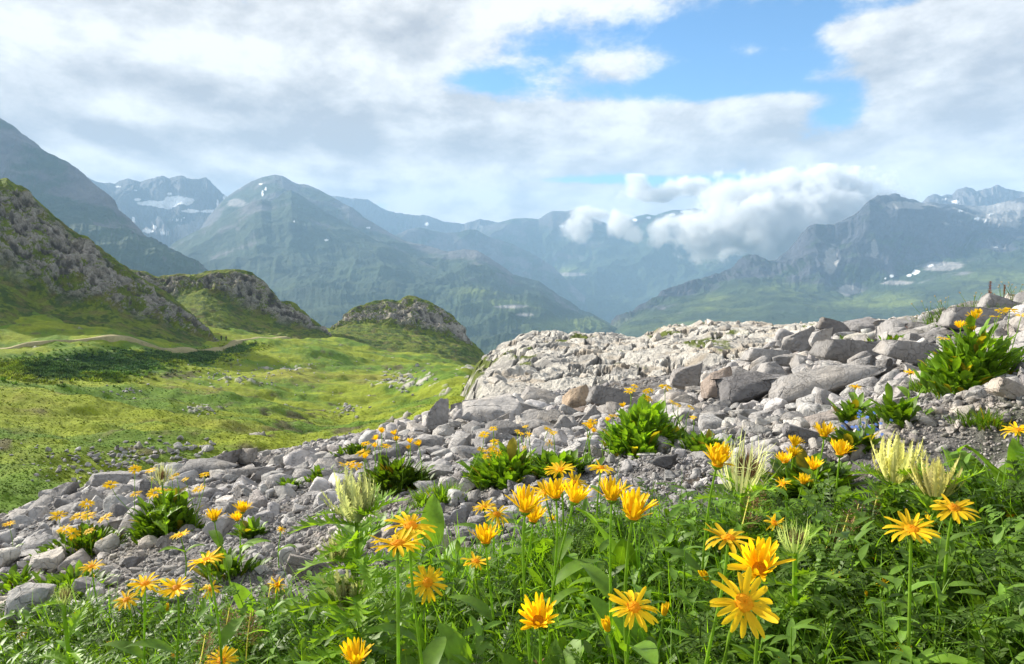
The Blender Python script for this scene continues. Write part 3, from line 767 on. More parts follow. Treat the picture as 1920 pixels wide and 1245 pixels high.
def rock_material(name, base, dark, warm):
    m, nt, out = new_mat(name); L = nt.links.new
    b = N(nt, 'ShaderNodeBsdfPrincipled', i_Roughness=0.9); b.inputs['Specular IOR Level'].default_value = 0.25
    L(b.outputs[0], out.inputs[0])
    pos = N(nt, 'ShaderNodeNewGeometry').outputs['Position']
    rnd = N(nt, 'ShaderNodeObjectInfo').outputs['Random']
    vc = N(nt, 'ShaderNodeVertexColor', layer_name='Col').outputs[0]
    n1 = noise_n(nt, pos, 3.5, 8, 0.65); n2 = noise_n(nt, pos, 22, 8, 0.7); n3 = noise_n(nt, pos, 1.3, 5, 0.6)
    c = mixcol(nt, maprange(nt, n1, 0.35, 0.7), base, dark)
    c = mixcol(nt, maprange(nt, n3, 0.52, 0.72), c, warm)
    c = mixcol(nt, 1.0, c, maprange(nt, n2, 0.25, 0.75, 0.70, 1.28), 'MULTIPLY')
    c = mixcol(nt, 1.0, c, maprange(nt, rnd, 0, 1, 0.74, 1.22), 'MULTIPLY')
    c = mixcol(nt, 1.0, c, vc, 'MULTIPLY')
    vein = N(nt, 'ShaderNodeTexVoronoi', feature='DISTANCE_TO_EDGE', i_Scale=7.0)
    wv = N(nt, 'ShaderNodeVectorMath', operation='ADD'); L(pos, wv.inputs[0])
    nv = N(nt, 'ShaderNodeTexNoise', i_Scale=4.0, i_Detail=4.0); L(pos, nv.inputs['Vector'])
    sc_ = N(nt, 'ShaderNodeVectorMath', operation='SCALE'); L(nv.outputs[1], sc_.inputs[0]); sc_.inputs['Scale'].default_value = 0.8
    L(sc_.outputs[0], wv.inputs[1]); L(wv.outputs[0], vein.inputs['Vector'])
    crack = maprange(nt, vein.outputs[0], 0.0, 0.018, 1.0, 0.0)
    c = mixcol(nt, math_n(nt, 'MULTIPLY', crack, 0.22), c, (0.10, 0.095, 0.09))
    L(c, b.inputs['Base Color'])
    h = math_n(nt, 'ADD', math_n(nt, 'MULTIPLY', n1, 1.6), math_n(nt, 'MULTIPLY', n2, 0.55))
    h = math_n(nt, 'SUBTRACT', h, math_n(nt, 'MULTIPLY', crack, 0.25))
    bp = N(nt, 'ShaderNodeBump', i_Strength=0.9, i_Distance=0.035); L(h, bp.inputs['Height']); L(bp.outputs[0], b.inputs['Normal'])
    return m


rock_mat = rock_material('grey_limestone', (0.36, 0.345, 0.33), (0.22, 0.213, 0.21), (0.40, 0.355, 0.30))
VAR = []
for k in range(26):
    asp = [(1, .85, .7), (1, .7, .55), (1, .95, .5), (1, .6, .8), (1.0, .8, .9)][k % 5]
    v, f = rock_shape(300 + k, 4, 15 + k % 6, asp, 0.085, cut=(0.36, 0.72))
    VAR.append(mesh_np('rock', v, tris=f, col=(1, 1, 1)))
    VAR[-1].materials.append(rock_mat)
SMALL = [rock_shape(500 + k, 2, 9, [(1, .85, .7), (1, .7, .5), (1, .9, .85), (1, .6, .6)][k % 4], 0.04) for k in range(24)]
MID = [rock_shape(560 + k, 3, 11, [(1, .85, .7), (1, .7, .5), (1, .9, .85), (1, .6, .6)][k % 4], 0.06) for k in range(16)]
TINY = [rock_shape(600 + k, 1, 6, [(1, .8, .6), (1, .7, .45), (1, .9, .8)][k % 3], 0.0) for k in range(12)]

occupied = []       # (x, y, r)


def put_rock(loc, half, roll=0, label=None, group=None, var=None, tint=None, zrot=None, name='boulder'):
    me = VAR[var if var is not None else rng.integers(len(VAR))]
    if tint is not None:
        me = me.copy(); c = np.tile(np.array((*tint, 1), np.float32), len(me.vertices))
        me.color_attributes['Col'].data.foreach_set('color', c)
    o = obj(name, me)
    o.location = [float(q) for q in loc]
    o.scale = [float(q) for q in half]
    o.rotation_euler = Euler((R(rng.uniform(-8, 8)), R(roll), R(zrot if zrot is not None else rng.uniform(-25, 25))))
    return tag(o, label, 'rock', group)


DK, TAN, DKB, PALE = (0.55, 0.55, 0.57), (1.35, 1.08, 0.80), (0.62, 0.52, 0.45), (1.25, 1.24, 1.2)
# px centre x, base y, width, height, roll (deg, + lifts the left end), label, tint, depth factor, Y or None, shape variant
NAMED = [
    (1085, 772, 56, 52, 0, 'tan upright block standing beside the dark flat slab on the boulder ridge', TAN, .9, None, 4),
    (1152, 778, 92, 58, -4, 'broad grey boulder directly right of the tan block', None, .9, None, 0),
    (905, 806, 150, 62, 4, 'wide smooth grey slab crowning the left end of the boulder ridge', None, .9, None, 2),
    (984, 790, 66, 40, 0, 'rounded grey boulder in front of the pale pavement edge, right of the wide smooth slab', None, .9, None, 0),
    (1012, 764, 104, 40, 4, 'long low boulder behind the rounded one, left of the tan block', None, .8, None, 1),
    (820, 818, 62, 62, -30, 'tall leaning grey boulder where the ridge meets the green meadow', None, .8, None, 3),
    (936, 826, 90, 42, -10, 'sloping grey slab just below the wide smooth slab', None, .8, None, 1),
    (835, 826, 50, 34, 0, 'pale blocky stone wedged under the tall leaning boulder', PALE, .8, None, 4),
    (1072, 786, 108, 20, -3, 'thin dark brown slab lying flat below the tan block', DKB, .6, None, 2),
    (1404, 756, 150, 66, -20, 'big dark rounded slab tilted up to the right in the boulder field', DK, .7, None, 1),
    (1354, 748, 60, 62, 0, 'brownish upright boulder against the left end of the dark tilted slab', (1.1, 0.95, 0.85), .9, None, 4),
    (1530, 752, 246, 66, -20, 'very long pale grey slab rising to the right across the boulder field', None, .45, None, 1),
    (1445, 690, 84, 42, -8, 'flat topped boulder above the dark tilted slab', None, .8, None, 0),
    (1500, 672, 90, 54, -10, 'angular boulder left of the pointed ones below the dark cairn rocks', None, .8, None, 3),
    (1542, 666, 60, 56, 10, 'pointed grey boulder below the dark cairn rocks', None, .8, None, 3),
    (1610, 692, 130, 66, -8, 'large grey boulder behind the upper end of the very long slab', None, .8, None, 0),
    (1524, 626, 78, 26, 3, 'weathered flat rock forming the base of the dark cairn on the skyline', None, .8, None, 2),
    (1522, 606, 52, 24, 0, 'small dark rock on top of the skyline cairn', DK, .9, None, 0),
    (1548, 618, 38, 18, 0, 'dark stone on the right shoulder of the skyline cairn', DK, .9, None, 4),
    (1572, 634, 62, 40, 0, 'dark pitted boulder next to the skyline cairn', (0.7, 0.7, 0.72), .9, None, 0),
    (1618, 626, 74, 28, 0, 'dark broken rock right of the pitted boulder on the skyline', (0.72, 0.72, 0.74), .9, None, 2),
    (1490, 626, 30, 16, 0, 'little dark stone at the left foot of the skyline cairn', DK, .9, None, 4),
    (1625, 714, 54, 48, 0, 'squarish grey block at the upper end of the very long slab', None, .9, None, 4),
    (1660, 706, 46, 34, 0, 'small block right of the squarish one, beside the flowering plant', None, .9, None, 4),
    (1730, 690, 130, 58, -4, 'broad cracked boulder below the green strip at the right', None, .7, None, 0),
    (1778, 650, 124, 34, -4, 'long dark topped slab behind the right hand flower clump', (0.75, 0.75, 0.76), .5, None, 2),
    (1700, 634, 110, 44, -6, 'smooth grey slab left of the reddish dock stalks', None, .7, None, 1),
    (1842, 630, 108, 66, -14, 'big smooth boulder behind the yellow flowers at the right edge', None, .8, None, 0),
    (1890, 606, 74, 56, 0, 'rounded boulder at the right edge just under the grassy skyline', None, .9, None, 0),
    (1806, 660, 44, 42, 0, 'dark upright stone left of the big smooth boulder', (0.72, 0.7, 0.72), .9, None, 3),
    (1902, 760, 62, 52, 0, 'mottled boulder at the right edge above the gravel', (1.1, 1.02, 0.95), .9, None, 0),
    (1870, 948, 92, 50, 4, 'low grey boulder behind the foliage at the right edge', None, .8, None, 2),
    (1895, 910, 50, 58, 20, 'leaning grey stone above the low boulder at the right edge', None, .8, None, 3),
    (1545, 812, 84, 40, 0, 'flat brownish grey stone in the gravel behind the right hand thistles', (0.85, 0.8, 0.78), .8, None, 2),
    (1510, 838, 70, 42, 0, 'dark bluish stone just left of the forget-me-nots', DK, .9, None, 0),
    (1246, 884, 62, 30, 4, 'dark angular stone on the gravel below the central flower clump', DK, .8, None, 3),
    (372, 900, 140, 44, -6, 'long smooth slab at the crest left of centre, above the scree', None, .6, None, 1),
    (210, 922, 90, 40, -12, 'big smooth rock rising behind the left flower clump', None, .8, None, 0),
    (124, 918, 52, 30, 0, 'round topped boulder at the far left end of the crest', None, .9, None, 0),
    (420, 884, 60, 38, 0, 'dark faced boulder on the crest next to the long smooth slab', DK, .9, None, 3),
    (462, 876, 56, 38, 10, 'blocky boulder on the crest right of the dark faced one', None, .9, None, 4),
    (40, 1165, 130, 84, -32, 'large pale slab sloping out of the foliage at the lower left edge', PALE, .5, 1.9, 1),
    (70, 1075, 90, 40, 0, 'flat pale boulder between the leaf clumps at the left edge', PALE, .8, None, 2),
    (30, 985, 74, 30, -10, 'low grey rock at the left edge beside a lone daisy', None, .8, None, 1),
    (402, 1020, 62, 52, 12, 'wedge shaped grey stone behind the pair of daisies on long stems', None, .8, None, 3),
    (304, 1036, 36, 36, 0, 'small pyramid shaped pale stone on the gravel at the left', PALE, .8, None, 3),
    (450, 978, 60, 36, 0, 'rounded stone partly hidden by the two cup shaped daisies', None, .9, None, 0),
    (572, 1098, 78, 62, 0, 'brown and grey boulder at the left foot of the tall thistle', (0.95, 0.9, 0.85), .8, None, 0),
    (884, 1024, 84, 46, -14, 'sharp edged bluish stone behind the cup shaped daisy in the middle', (0.85, 0.88, 0.95), .8, None, 3),
    (830, 1046, 72, 52, 6, 'pale stone with tan streaks right of the pair of broad daisies', (1.15, 1.08, 1.0), .8, None, 0),
    (860, 990, 54, 40, 0, 'dark stone above the sharp edged bluish one', (0.75, 0.76, 0.8), .8, None, 3),
    (823, 968, 34, 26, 0, 'small cube like stone by the grass tuft in the middle', (0.7, 0.72, 0.78), .9, None, 4),
    (890, 946, 34, 30, 0, 'pale stone under the middle leaf clump', PALE, .9, None, 4),
    (160, 1125, 60, 36, 0, 'bluish stone beside the daisy at the lower left gravel', (0.8, 0.83, 0.92), .9, None, 0),
    (244, 1072, 34, 34, 25, 'tilted triangular stone on the lower left gravel', (0.85, 0.86, 0.92), .7, None, 3),
    (1200, 690, 70, 30, 0, 'dark jagged outcrop stone at the foot of the pale pavement', DK, .8, None, 3),
    (1290, 742, 90, 60, 0, 'dark grey jagged boulder between the pavement and the tilted slab', (0.72, 0.72, 0.74), .9, None, 3),
]
for (px, by, w, h, roll, label, tint, dep, YY, var) in NAMED:
    p = gnd.hit(px, by) if YY is None else at(px, by, YY)
    Y = p[1]
    hw, hh = w / 2 * Y / F * 1.06, h / 2 * Y / F * 1.12
    base = VAR[var].vertices
    asp = [(1, .85, .7), (1, .7, .55), (1, .95, .5), (1, .6, .8), (1.0, .8, .9)][var % 5]
    sc = (hw / asp[0], hw * dep / asp[1], hh / asp[2])
    cz = p[2] + hh * 0.80
    c_ = Vector((p[0], Y + hw * dep * 0.5, cz))
    put_rock(c_, sc, roll, label, None, var, tint, rng.uniform(-12, 12))
    occupied.append((c_.x, c_.y, hw * 0.85))

# the rest of the boulders: dart throwing, big ones first
cell = {}


def try_place(x, y, r, tol):
    k = 0.35
    ci, cj = int(math.floor(x / k)), int(math.floor(y / k))
    R_ = int(math.ceil((r + 0.6) / k))
    for i in range(ci - R_, ci + R_ + 1):
        for j in range(cj - R_, cj + R_ + 1):
            for (a, b, q) in cell.get((i, j), ()):
                if (a - x) ** 2 + (b - y) ** 2 < ((q + r) * tol) ** 2:
                    return False
    cell.setdefault((ci, cj), []).append((x, y, r))
    return True


for (a, b, q) in occupied:
    cell.setdefault((int(math.floor(a / .35)), int(math.floor(b / .35))), []).append((a, b, q))
GRAVEL = [(400, 1060, 150, 60), (560, 1000, 60, 70), (1290, 880, 140, 34), (1800, 830, 150, 60), (1750, 760, 130, 30), (760, 960, 80, 30), (1640, 900, 120, 40)]
VEGC = [(150, 985, 80, 30), (310, 960, 70, 40), (720, 890, 90, 35), (960, 880, 90, 30), (1200, 820, 90, 30), (1850, 690, 80, 30), (1620, 640, 60, 16), (1860, 565, 90, 26), (1760, 595, 60, 16)]
zones = [('grey boulder among the big rocks of the right hand boulder field', 'rocks of the right hand boulder field'),
         ('grey boulder in the tumbled ridge of rocks before the pale pavement', 'rocks of the middle boulder ridge'),
         ('grey stone in the packed scree sloping down to the left', 'rocks of the left hand scree'),
         ('grey stone lying on the near gravel behind the foreground plants', 'rocks on the near gravel')]
cands = []
SKYL = np.array([(-300, 1010), (0, 970), (110, 900), (200, 886), (330, 866), (440, 852), (560, 836), (650, 812), (780, 775), (840, 748), (1050, 730), (1200, 738), (1280, 700), (1340, 690), (1430, 650), (1480, 604), (1640, 604), (1720, 588), (1800, 562), (1920, 542), (2200, 500)], float).T
for k in range(70000):
    u = rng.uniform(-900, 3100); Y = math.exp(rng.uniform(math.log(1.9), math.log(15)))
    g = (u - 960) / F
    z = float(gnd.h(g * Y, Y)); pu, pv_ = proj(g * Y, Y, z)
    s = 8 * rng.pareto(2.0) + 7
    s *= 1.0 + 0.7 * smooth(1250, 1500, pu) * smooth(800, 720, pv_) + 0.4 * smooth(760, 900, pu) * smooth(830, 780, pv_)
    gv = float(pxblobs(np.array(pu), np.array(pv_), GRAVEL)); vg = float(pxblobs(np.array(pu), np.array(pv_), VEGC))
    s = min(s, 62) * (1 - 0.62 * gv)
    if Y < 3: s = min(s, 44)
    if vg > 0.5 and rng.random() < 0.8: continue
    if pv_ - 0.55 * s < np.interp(pu, SKYL[0], SKYL[1]): continue
    cands.append((s * Y / F * 0.5, g * Y, Y, z, pu, pv_, s))
cands.sort(key=lambda q: -q[6])
placed = [c for c in cands if try_place(c[1], c[2], c[0] * 0.9, 0.80)]
inview = [c for c in placed if -20 < c[4] < 1940 and c[5] < 1150]
NB = 235
big = inview[:NB]; bigset = set(id(c) for c in big)
for (r, x, y, z, pu, pv_, s) in big:
    zn = 3 if y < 3.4 else 2 if pu < 760 else 1 if pu < 1250 else 0
    hh = rng.uniform(0.5, 0.95)
    put_rock((x, y, z + r * 0.28 * hh), (r * 1.15, r * rng.uniform(0.9, 1.2), r * 1.15 * hh), rng.uniform(-25, 25), zones[zn][0], zones[zn][1], None, None, rng.uniform(0, 360))


def rotmats(n, tilt):
    az = rng.uniform(0, 2 * np.pi, n); tx = rng.normal(0, tilt, n); ty = rng.normal(0, tilt, n)
    ca, sa = np.cos(az), np.sin(az); cx_, sx = np.cos(tx), np.sin(tx); cy_, sy = np.cos(ty), np.sin(ty)
    Z_ = np.zeros(n); O = np.ones(n)
    Rz = np.array([[ca, -sa, Z_], [sa, ca, Z_], [Z_, Z_, O]]).transpose(2, 0, 1)
    Rx = np.array([[O, Z_, Z_], [Z_, cx_, -sx], [Z_, sx, cx_]]).transpose(2, 0, 1)
    Ry = np.array([[cy_, Z_, sy], [Z_, O, Z_], [-sy, Z_, cy_]]).transpose(2, 0, 1)
    return Rx @ Ry @ Rz


def scatter(name, protos, pos, size, tilt, mat, cols, smooth_shade=True):
    """many small stones as one mesh"""
    n = len(pos); pick = rng.integers(len(protos), size=n); Rm = rotmats(n, tilt)
    mb = MB()
    for k, (v, f) in enumerate(protos):
        idx = np.where(pick == k)[0]
        if not len(idx): continue
        V = np.einsum('nij,vj->nvi', Rm[idx], v) * size[idx][:, None, None] + pos[idx][:, None, :]
        T = f[None] + (np.arange(len(idx)) * len(v))[:, None, None]
        C = np.repeat(cols[idx][:, None, :], len(v), 1)
        mb.add(V.reshape(-1, 3), tris=T.reshape(-1, 3), col=C.reshape(-1, 3))
    return tag(obj(name, mb.mesh(name, smooth_shade), mat), kind='stuff')


rest = np.array([c[:4] for c in placed if id(c) not in bigset])
tn = lambda n: np.clip(rng.normal(1.0, 0.2, (n, 1)) * (1 + rng.normal(0, 0.010, (n, 3))), 0.45, 1.6)
P_ = rest[:, 1:4].copy(); P_[:, 2] += rest[:, 0] * 0.25
sel = rest[:, 0] / rest[:, 1].clip(0.3) * 1 > -1
far_ = rest[:, 0] * F / rest[:, 2] < 9
scatter('scree', SMALL, P_[far_], rest[far_, 0] * 1.15, 0.3, rock_mat, tn(far_.sum()))
scatter('scree', MID, P_[~far_], rest[~far_, 0] * 1.15, 0.3, rock_mat, tn((~far_).sum()))
# filler stones and gravel
n = 48000
u = rng.uniform(-800, 3000, n); Y = np.exp(rng.uniform(math.log(1.2), math.log(14.5), n)); x = (u - 960) / F * Y
s = (3.0 + 2.6 * rng.pareto(2.2, n)).clip(2.5, 13) * Y / F * 0.5
P_ = np.stack([x, Y, gnd.h(x, Y) + s * 0.25], -1)
scatter('gravel', TINY, P_, s * 1.2, 0.5, rock_mat, tn(n))
n = 42000
u = rng.uniform(-800, 3000, n); Y = np.exp(rng.uniform(math.log(1.0), math.log(4.0), n)); x = (u - 960) / F * Y
s = (0.0035 + 0.0028 * rng.pareto(2.5, n)).clip(0.003, 0.02)
P_ = np.stack([x, Y, gnd.h(x, Y) + s * 0.3], -1)
scatter('gravel', TINY, P_, s, 0.6, rock_mat, tn(n))
# stones scattered along the foot of the slope, in the meadow
mb_rocks = []
for (a, b, sa, sb, n_, s0) in [(250, 855, 110, 22, 120, 12), (180, 880, 70, 20, 60, 10), (370, 840, 40, 10, 20, 18), (430, 712, 60, 12, 60, 5), (650, 770, 24, 8, 30, 8), (240, 733, 30, 8, 20, 7), (380, 770, 40, 8, 24, 6), (760, 715, 40, 16, 40, 9), (500, 690, 120, 14, 60, 4), (80, 860, 60, 30, 24, 8), (560, 720, 100, 20, 30, 4)]:
    for k in range(n_):
        pu, pv_ = rng.normal(a, sa * 0.7), rng.normal(b, sb * 0.7)
        p = meadow.hit(pu, pv_)
        mb_rocks.append((*p, s0 * rng.uniform(0.4, 1.3) * p[1] / F * 0.5))
mr = np.array(mb_rocks); mr[:, 2] += mr[:, 3] * 0.2
scatter('rubble', MID, mr[:, :3], mr[:, 3], 0.3, rock_mat, tn(len(mr)) * 1.45)

# broken blocks lying on the pavement
iy, ix = rng.integers(60, 400, 900), rng.integers(60, lm.P.shape[1] - 40, 900)
Pq = lm.P[iy, ix]; uq, vq = proj(Pq[:, 0], Pq[:, 1], Pq[:, 2])
sq = (4 + 5 * rng.pareto(2.0, 900)).clip(4, 26) * Pq[:, 1] / F * .5
kq = (Pq[:, 1] > 23) & (Pq[:, 1] < 78) & (fbm(Pq[:, 0] / 6, Pq[:, 1] / 6, None, 3, 171) > -.12) & (uq > 900)
Pq = Pq[kq] + np.stack([0 * sq[kq], 0 * sq[kq], sq[kq] * .1], 1)
scatter('rubble', MID, Pq, sq[kq] * 1.1, .35, rock_mat, np.array((1.75, 1.68, 1.55)) * rng.uniform(.65, 1.1, (int(kq.sum()), 1)))
# ------------------------------------------------------------------ plants
def leaf_mat(name, col, trans, rough=0.5, var=0.35, spec=0.3):
    m, nt, out = new_mat(name); L = nt.links.new
    vc = N(nt, 'ShaderNodeVertexColor', layer_name='Col').outputs[0]
    rnd = N(nt, 'ShaderNodeObjectInfo').outputs['Random']
    pos = N(nt, 'ShaderNodeNewGeometry').outputs['Position']
    c = mixcol(nt, 1.0, vc, col, 'MULTIPLY')
    c = mixcol(nt, 1.0, c, maprange(nt, noise_n(nt, pos, 40, 4, 0.6), 0.25, 0.75, 1 - var, 1 + var), 'MULTIPLY')
    c = mixcol(nt, 1.0, c, maprange(nt, rnd, 0, 1, 0.82, 1.18), 'MULTIPLY')
    b = N(nt, 'ShaderNodeBsdfPrincipled', i_Roughness=rough); b.inputs['Specular IOR Level'].default_value = spec
    t = N(nt, 'ShaderNodeBsdfTranslucent'); L(c, b.inputs['Base Color'])
    L(mixcol(nt, 1.0, c, trans, 'MULTIPLY'), t.inputs['Color'])
    mx = N(nt, 'ShaderNodeMixShader', i_0=0.42)
    L(b.outputs[0], mx.inputs[1]); L(t.outputs[0], mx.inputs[2]); L(mx.outputs[0], out.inputs[0])
    return m


green = leaf_mat('leaf_green', (0.128, 0.235, 0.022), (1.9, 1.85, 0.45))
yellow = leaf_mat('petal_yellow', (0.92, 0.60, 0.010), (1.12, 1.12, 0.6), 0.6, 0.10, 0.2)
straw = leaf_mat('straw', (0.58, 0.61, 0.26), (1.2, 1.2, 0.9), 0.6, 0.2)
brown = leaf_mat('dry_brown', (0.17, 0.10, 0.05), (1, 1, 1), 0.8, 0.3)
blue = leaf_mat('petal_blue', (0.20, 0.33, 0.80), (1, 1, 1), 0.6, 0.1)
GR = lambda a=1.0, b=1.0, c=1.0: np.array((a, b, c))


def frame(d):
    d = np.asarray(d, float); d = d / np.linalg.norm(d)
    a = np.array((0, 0, 1.0)) if abs(d[2]) < 0.95 else np.array((1.0, 0, 0))
    s = np.cross(d, a); s /= np.linalg.norm(s)
    return d, s, np.cross(s, d)


def tube(mb, pts, rad, sides=6, col=(1, 1, 1)):
    pts = np.asarray(pts, float); n = len(pts)
    rad = np.broadcast_to(np.asarray(rad, float), n)
    T = np.gradient(pts, axis=0)
    a = np.linspace(0, 2 * np.pi, sides, endpoint=False)
    V = []
    for p, t, r in zip(pts, T, rad):
        _, s, w = frame(t)
        V.append(p + r * (np.cos(a)[:, None] * s + np.sin(a)[:, None] * w))
    V = np.concatenate(V)
    q = [(i * sides + k, i * sides + (k + 1) % sides, (i + 1) * sides + (k + 1) % sides, (i + 1) * sides + k) for i in range(n - 1) for k in range(sides)]
    mb.add(V, quads=q, col=col)


def blade(mb, base, d, up, length, width, nseg=6, shape='oval', droop=0.6, fold=0.25, col=(1, 1, 1), wave=0.0, tipcol=None):
    """a leaf or petal: strip with a midrib, 3 points across"""
    d = np.asarray(d, float); d = d / np.linalg.norm(d)
    up = np.asarray(up, float); up = up - d * (up @ d); up = up / (np.linalg.norm(up) + 1e-9)
    s = np.cross(d, up)
    t = np.linspace(0, 1, nseg + 1)
    w = {'oval': np.sin(np.pi * t ** 0.8) ** 0.75, 'petal': np.minimum(1, (t + .10) * 3.0) * np.sqrt(np.clip(1 - (t * 0.985) ** 7, 0, 1)) * 0.9 + 0.02, 'grass': (1 - t ** 1.6) * (0.6 + 0.4 * np.minimum(1, t * 5)), 'lance': np.sin(np.pi * np.clip(t, 0.02, .99) ** 0.65) ** 1.0,
         'spoon': np.sin(np.pi * t ** 1.7) ** 0.7 * 0.95 + 0.07 * (1 - t)}[shape] * width * 0.5
    ang = droop * t ** 1.3
    st = length / nseg
    cx_ = np.concatenate([[0], np.cumsum(np.cos(ang[1:]) * st)]); cz_ = np.concatenate([[0], np.cumsum(-np.sin(ang[1:]) * st)])
    c = np.asarray(base) + cx_[:, None] * d + cz_[:, None] * up
    nrm = np.sin(ang)[:, None] * d + np.cos(ang)[:, None] * up
    wv = wave * width * np.sin(t * 9 + rng.uniform(0, 6))[:, None] * nrm
    Lf = c + w[:, None] * s + (fold * w)[:, None] * nrm + wv
    Rt = c - w[:, None] * s + (fold * w)[:, None] * nrm - wv
    V = np.stack([Lf, c, Rt], 1).reshape(-1, 3)
    q = []
    for i in range(nseg):
        a = i * 3
        q += [(a, a + 1, a + 4, a + 3), (a + 1, a + 2, a + 5, a + 4)]
    cc = np.asarray(col, float)
    if tipcol is not None:
        cc = cc[None] * (1 - t[:, None]) + np.asarray(tipcol)[None] * t[:, None]; cc = np.repeat(cc, 3, 0)
    mb.add(V, quads=q, col=cc)


# --- daisy heads: unit size (petal span 1), axis +Z
def petals_mesh(kind, seed):
    rg = np.random.default_rng(seed); mb = MB()
    n = {'star': 19, 'flat': 25, 'cup': 30, 'droop': 19, 'shaggy': 40, 'bud': 16, 'wilt': 17, 'far': 13}[kind]
    for k in range(n):
        a = 2 * np.pi * k / n + rg.normal(0, 0.07)
        e = {'star': rg.normal(0.12, 0.14), 'flat': rg.normal(0.24, 0.13), 'cup': rg.normal(0.95, 0.13), 'droop': rg.normal(0.15, 0.25), 'shaggy': rg.uniform(0.6, 1.35), 'bud': rg.normal(1.25, 0.08), 'wilt': rg.normal(0.4, 0.55), 'far': rg.normal(0.2, .12)}[kind]
        dr = {'star': rg.normal(0.45, 0.35), 'flat': rg.normal(0.35, 0.3), 'cup': rg.normal(-0.15, 0.35), 'droop': rg.normal(0.9, 0.5), 'shaggy': rg.normal(-0.4, 0.7), 'bud': rg.normal(-0.5, 0.15), 'wilt': rg.normal(0.6, 0.9), 'far': .4}[kind]
        ln = {'star': 0.42, 'flat': 0.42, 'cup': 0.50, 'droop': 0.44, 'shaggy': 0.50, 'bud': 0.42, 'wilt': 0.36, 'far': .42}[kind] * rg.uniform(0.84, 1.08)
        wd = {'star': 0.098, 'flat': 0.085, 'cup': 0.088, 'droop': 0.085, 'shaggy': 0.10, 'bud': 0.10, 'wilt': 0.06, 'far': .15}[kind] * rg.uniform(0.85, 1.15)
        r0 = 0.10 if kind not in ('bud',) else 0.07
        if kind == 'shaggy': r0 = rg.uniform(0.03, 0.12)
        out = np.array((math.cos(a), math.sin(a), 0)); d = out * math.cos(e) + np.array((0, 0, math.sin(e)))
        up = -out * math.sin(e) + np.array((0, 0, math.cos(e)))
        tw = rg.normal(0, 0.22); s = np.cross(d, up); up = up * math.cos(tw) + s * math.sin(tw)
        t = rg.uniform(0.9, 1.08)
        blade(mb, out * r0 + np.array((0, 0, 0.02 * (k % 2))), d, up, ln, wd, 3 if kind == 'far' else 6, 'petal', dr, 0.35, col=(t, t * 0.93, 1), tipcol=(t * 1.03, t * 1.06, 1.2))
    return mb.mesh('petals')


def dome(r, h, jit, seed, nr=7, ns=18, z0=0.0, col0=(1, .70, .5), col1=(.95, .52, .3)):
    rg = np.random.default_rng(seed); mb = MB(); V = []; C = []
    for i in range(nr):
        f = i / (nr - 1); rr_ = r * math.cos(f * np.pi / 2 * 0.97)
        for k in range(ns):
            a = 2 * np.pi * (k + 0.5 * (i % 2)) / ns
            q = 1 + rg.uniform(-jit, jit)
            V.append((rr_ * math.cos(a) * q, rr_ * math.sin(a) * q, z0 + h * math.sin(f * np.pi / 2) * q)); t = f * rg.uniform(.7, 1.2)
            C.append(np.array(col0) * (1 - t) + np.array(col1) * t)
    q = [(i * ns + k, i * ns + (k + 1) % ns, (i + 1) * ns + (k + 1) % ns, (i + 1) * ns + k) for i in range(nr - 1) for k in range(ns)]
    mb.add(V, quads=q, col=np.array(C))
    return mb.mesh('disc', False)


def calyx_mesh():
    mb = MB(); ns = 12; prof = [(0.03, -0.12), (0.07, -0.105), (0.115, -0.06), (0.13, 0.0), (0.11, 0.015)]
    a = np.linspace(0, 2 * np.pi, ns, endpoint=False)
    V = np.concatenate([np.stack([r * np.cos(a), r * np.sin(a), 0 * a + z], 1) for r, z in prof])
    q = [(i * ns + k, i * ns + (k + 1) % ns, (i + 1) * ns + (k + 1) % ns, (i + 1) * ns + k) for i in range(len(prof) - 1) for k in range(ns)]
    mb.add(V, quads=q, col=(1.1, 1.15, 1.0))
    for k in range(16):
        aa = 2 * np.pi * k / 16
        o_ = np.array((math.cos(aa), math.sin(aa), 0))
        blade(mb, o_ * 0.11 + np.array((0, 0, -.05)), o_ * 0.75 + np.array((0, 0, .6)), np.array((0, 0, 1)) - o_ * .5, 0.15, 0.045, 2, 'lance', 0.2, 0.2, col=(1.0, 1.1, 1.0))
    return mb.mesh('calyx')


PET = {k: [petals_mesh(k, 40 + 13 * i + hash(k[0]) % 1) for i in range(4 if k in ('star', 'flat', 'cup', 'droop') else 2)] for k in ('star', 'flat', 'cup', 'droop', 'shaggy', 'bud', 'wilt', 'far')}
for l in PET.values():
    for m in l: m.materials.append(yellow)
DISC = [dome(0.135, 0.075, 0.10, 5 + i) for i in range(2)]
DISC_FAR = dome(0.15, 0.08, 0.0, 9, 3, 8)
for m in DISC + [DISC_FAR]: m.materials.append(yellow)
CALYX = calyx_mesh(); CALYX.materials.append(green)


def axis_rot(d, spin):
    z = Vector(d).normalized(); q = z.to_track_quat('Z', 'Y')
    return (q.to_matrix() @ Matrix.Rotation(spin, 3, 'Z')).to_euler()


def head(parent, loc, size, kind, d, far=False):
    fh = obj('flower_head', PET['far' if far else kind][rng.integers(len(PET['far' if far else kind]))], None, parent, loc, axis_rot(d, rng.uniform(0, 6.28)), size)
    if not far and kind not in ('bud',):
        obj('disc', DISC[rng.integers(2)], None, fh)
    elif far:
        obj('disc', DISC_FAR, None, fh)
    if not far: obj('calyx', CALYX, None, fh)
    return fh


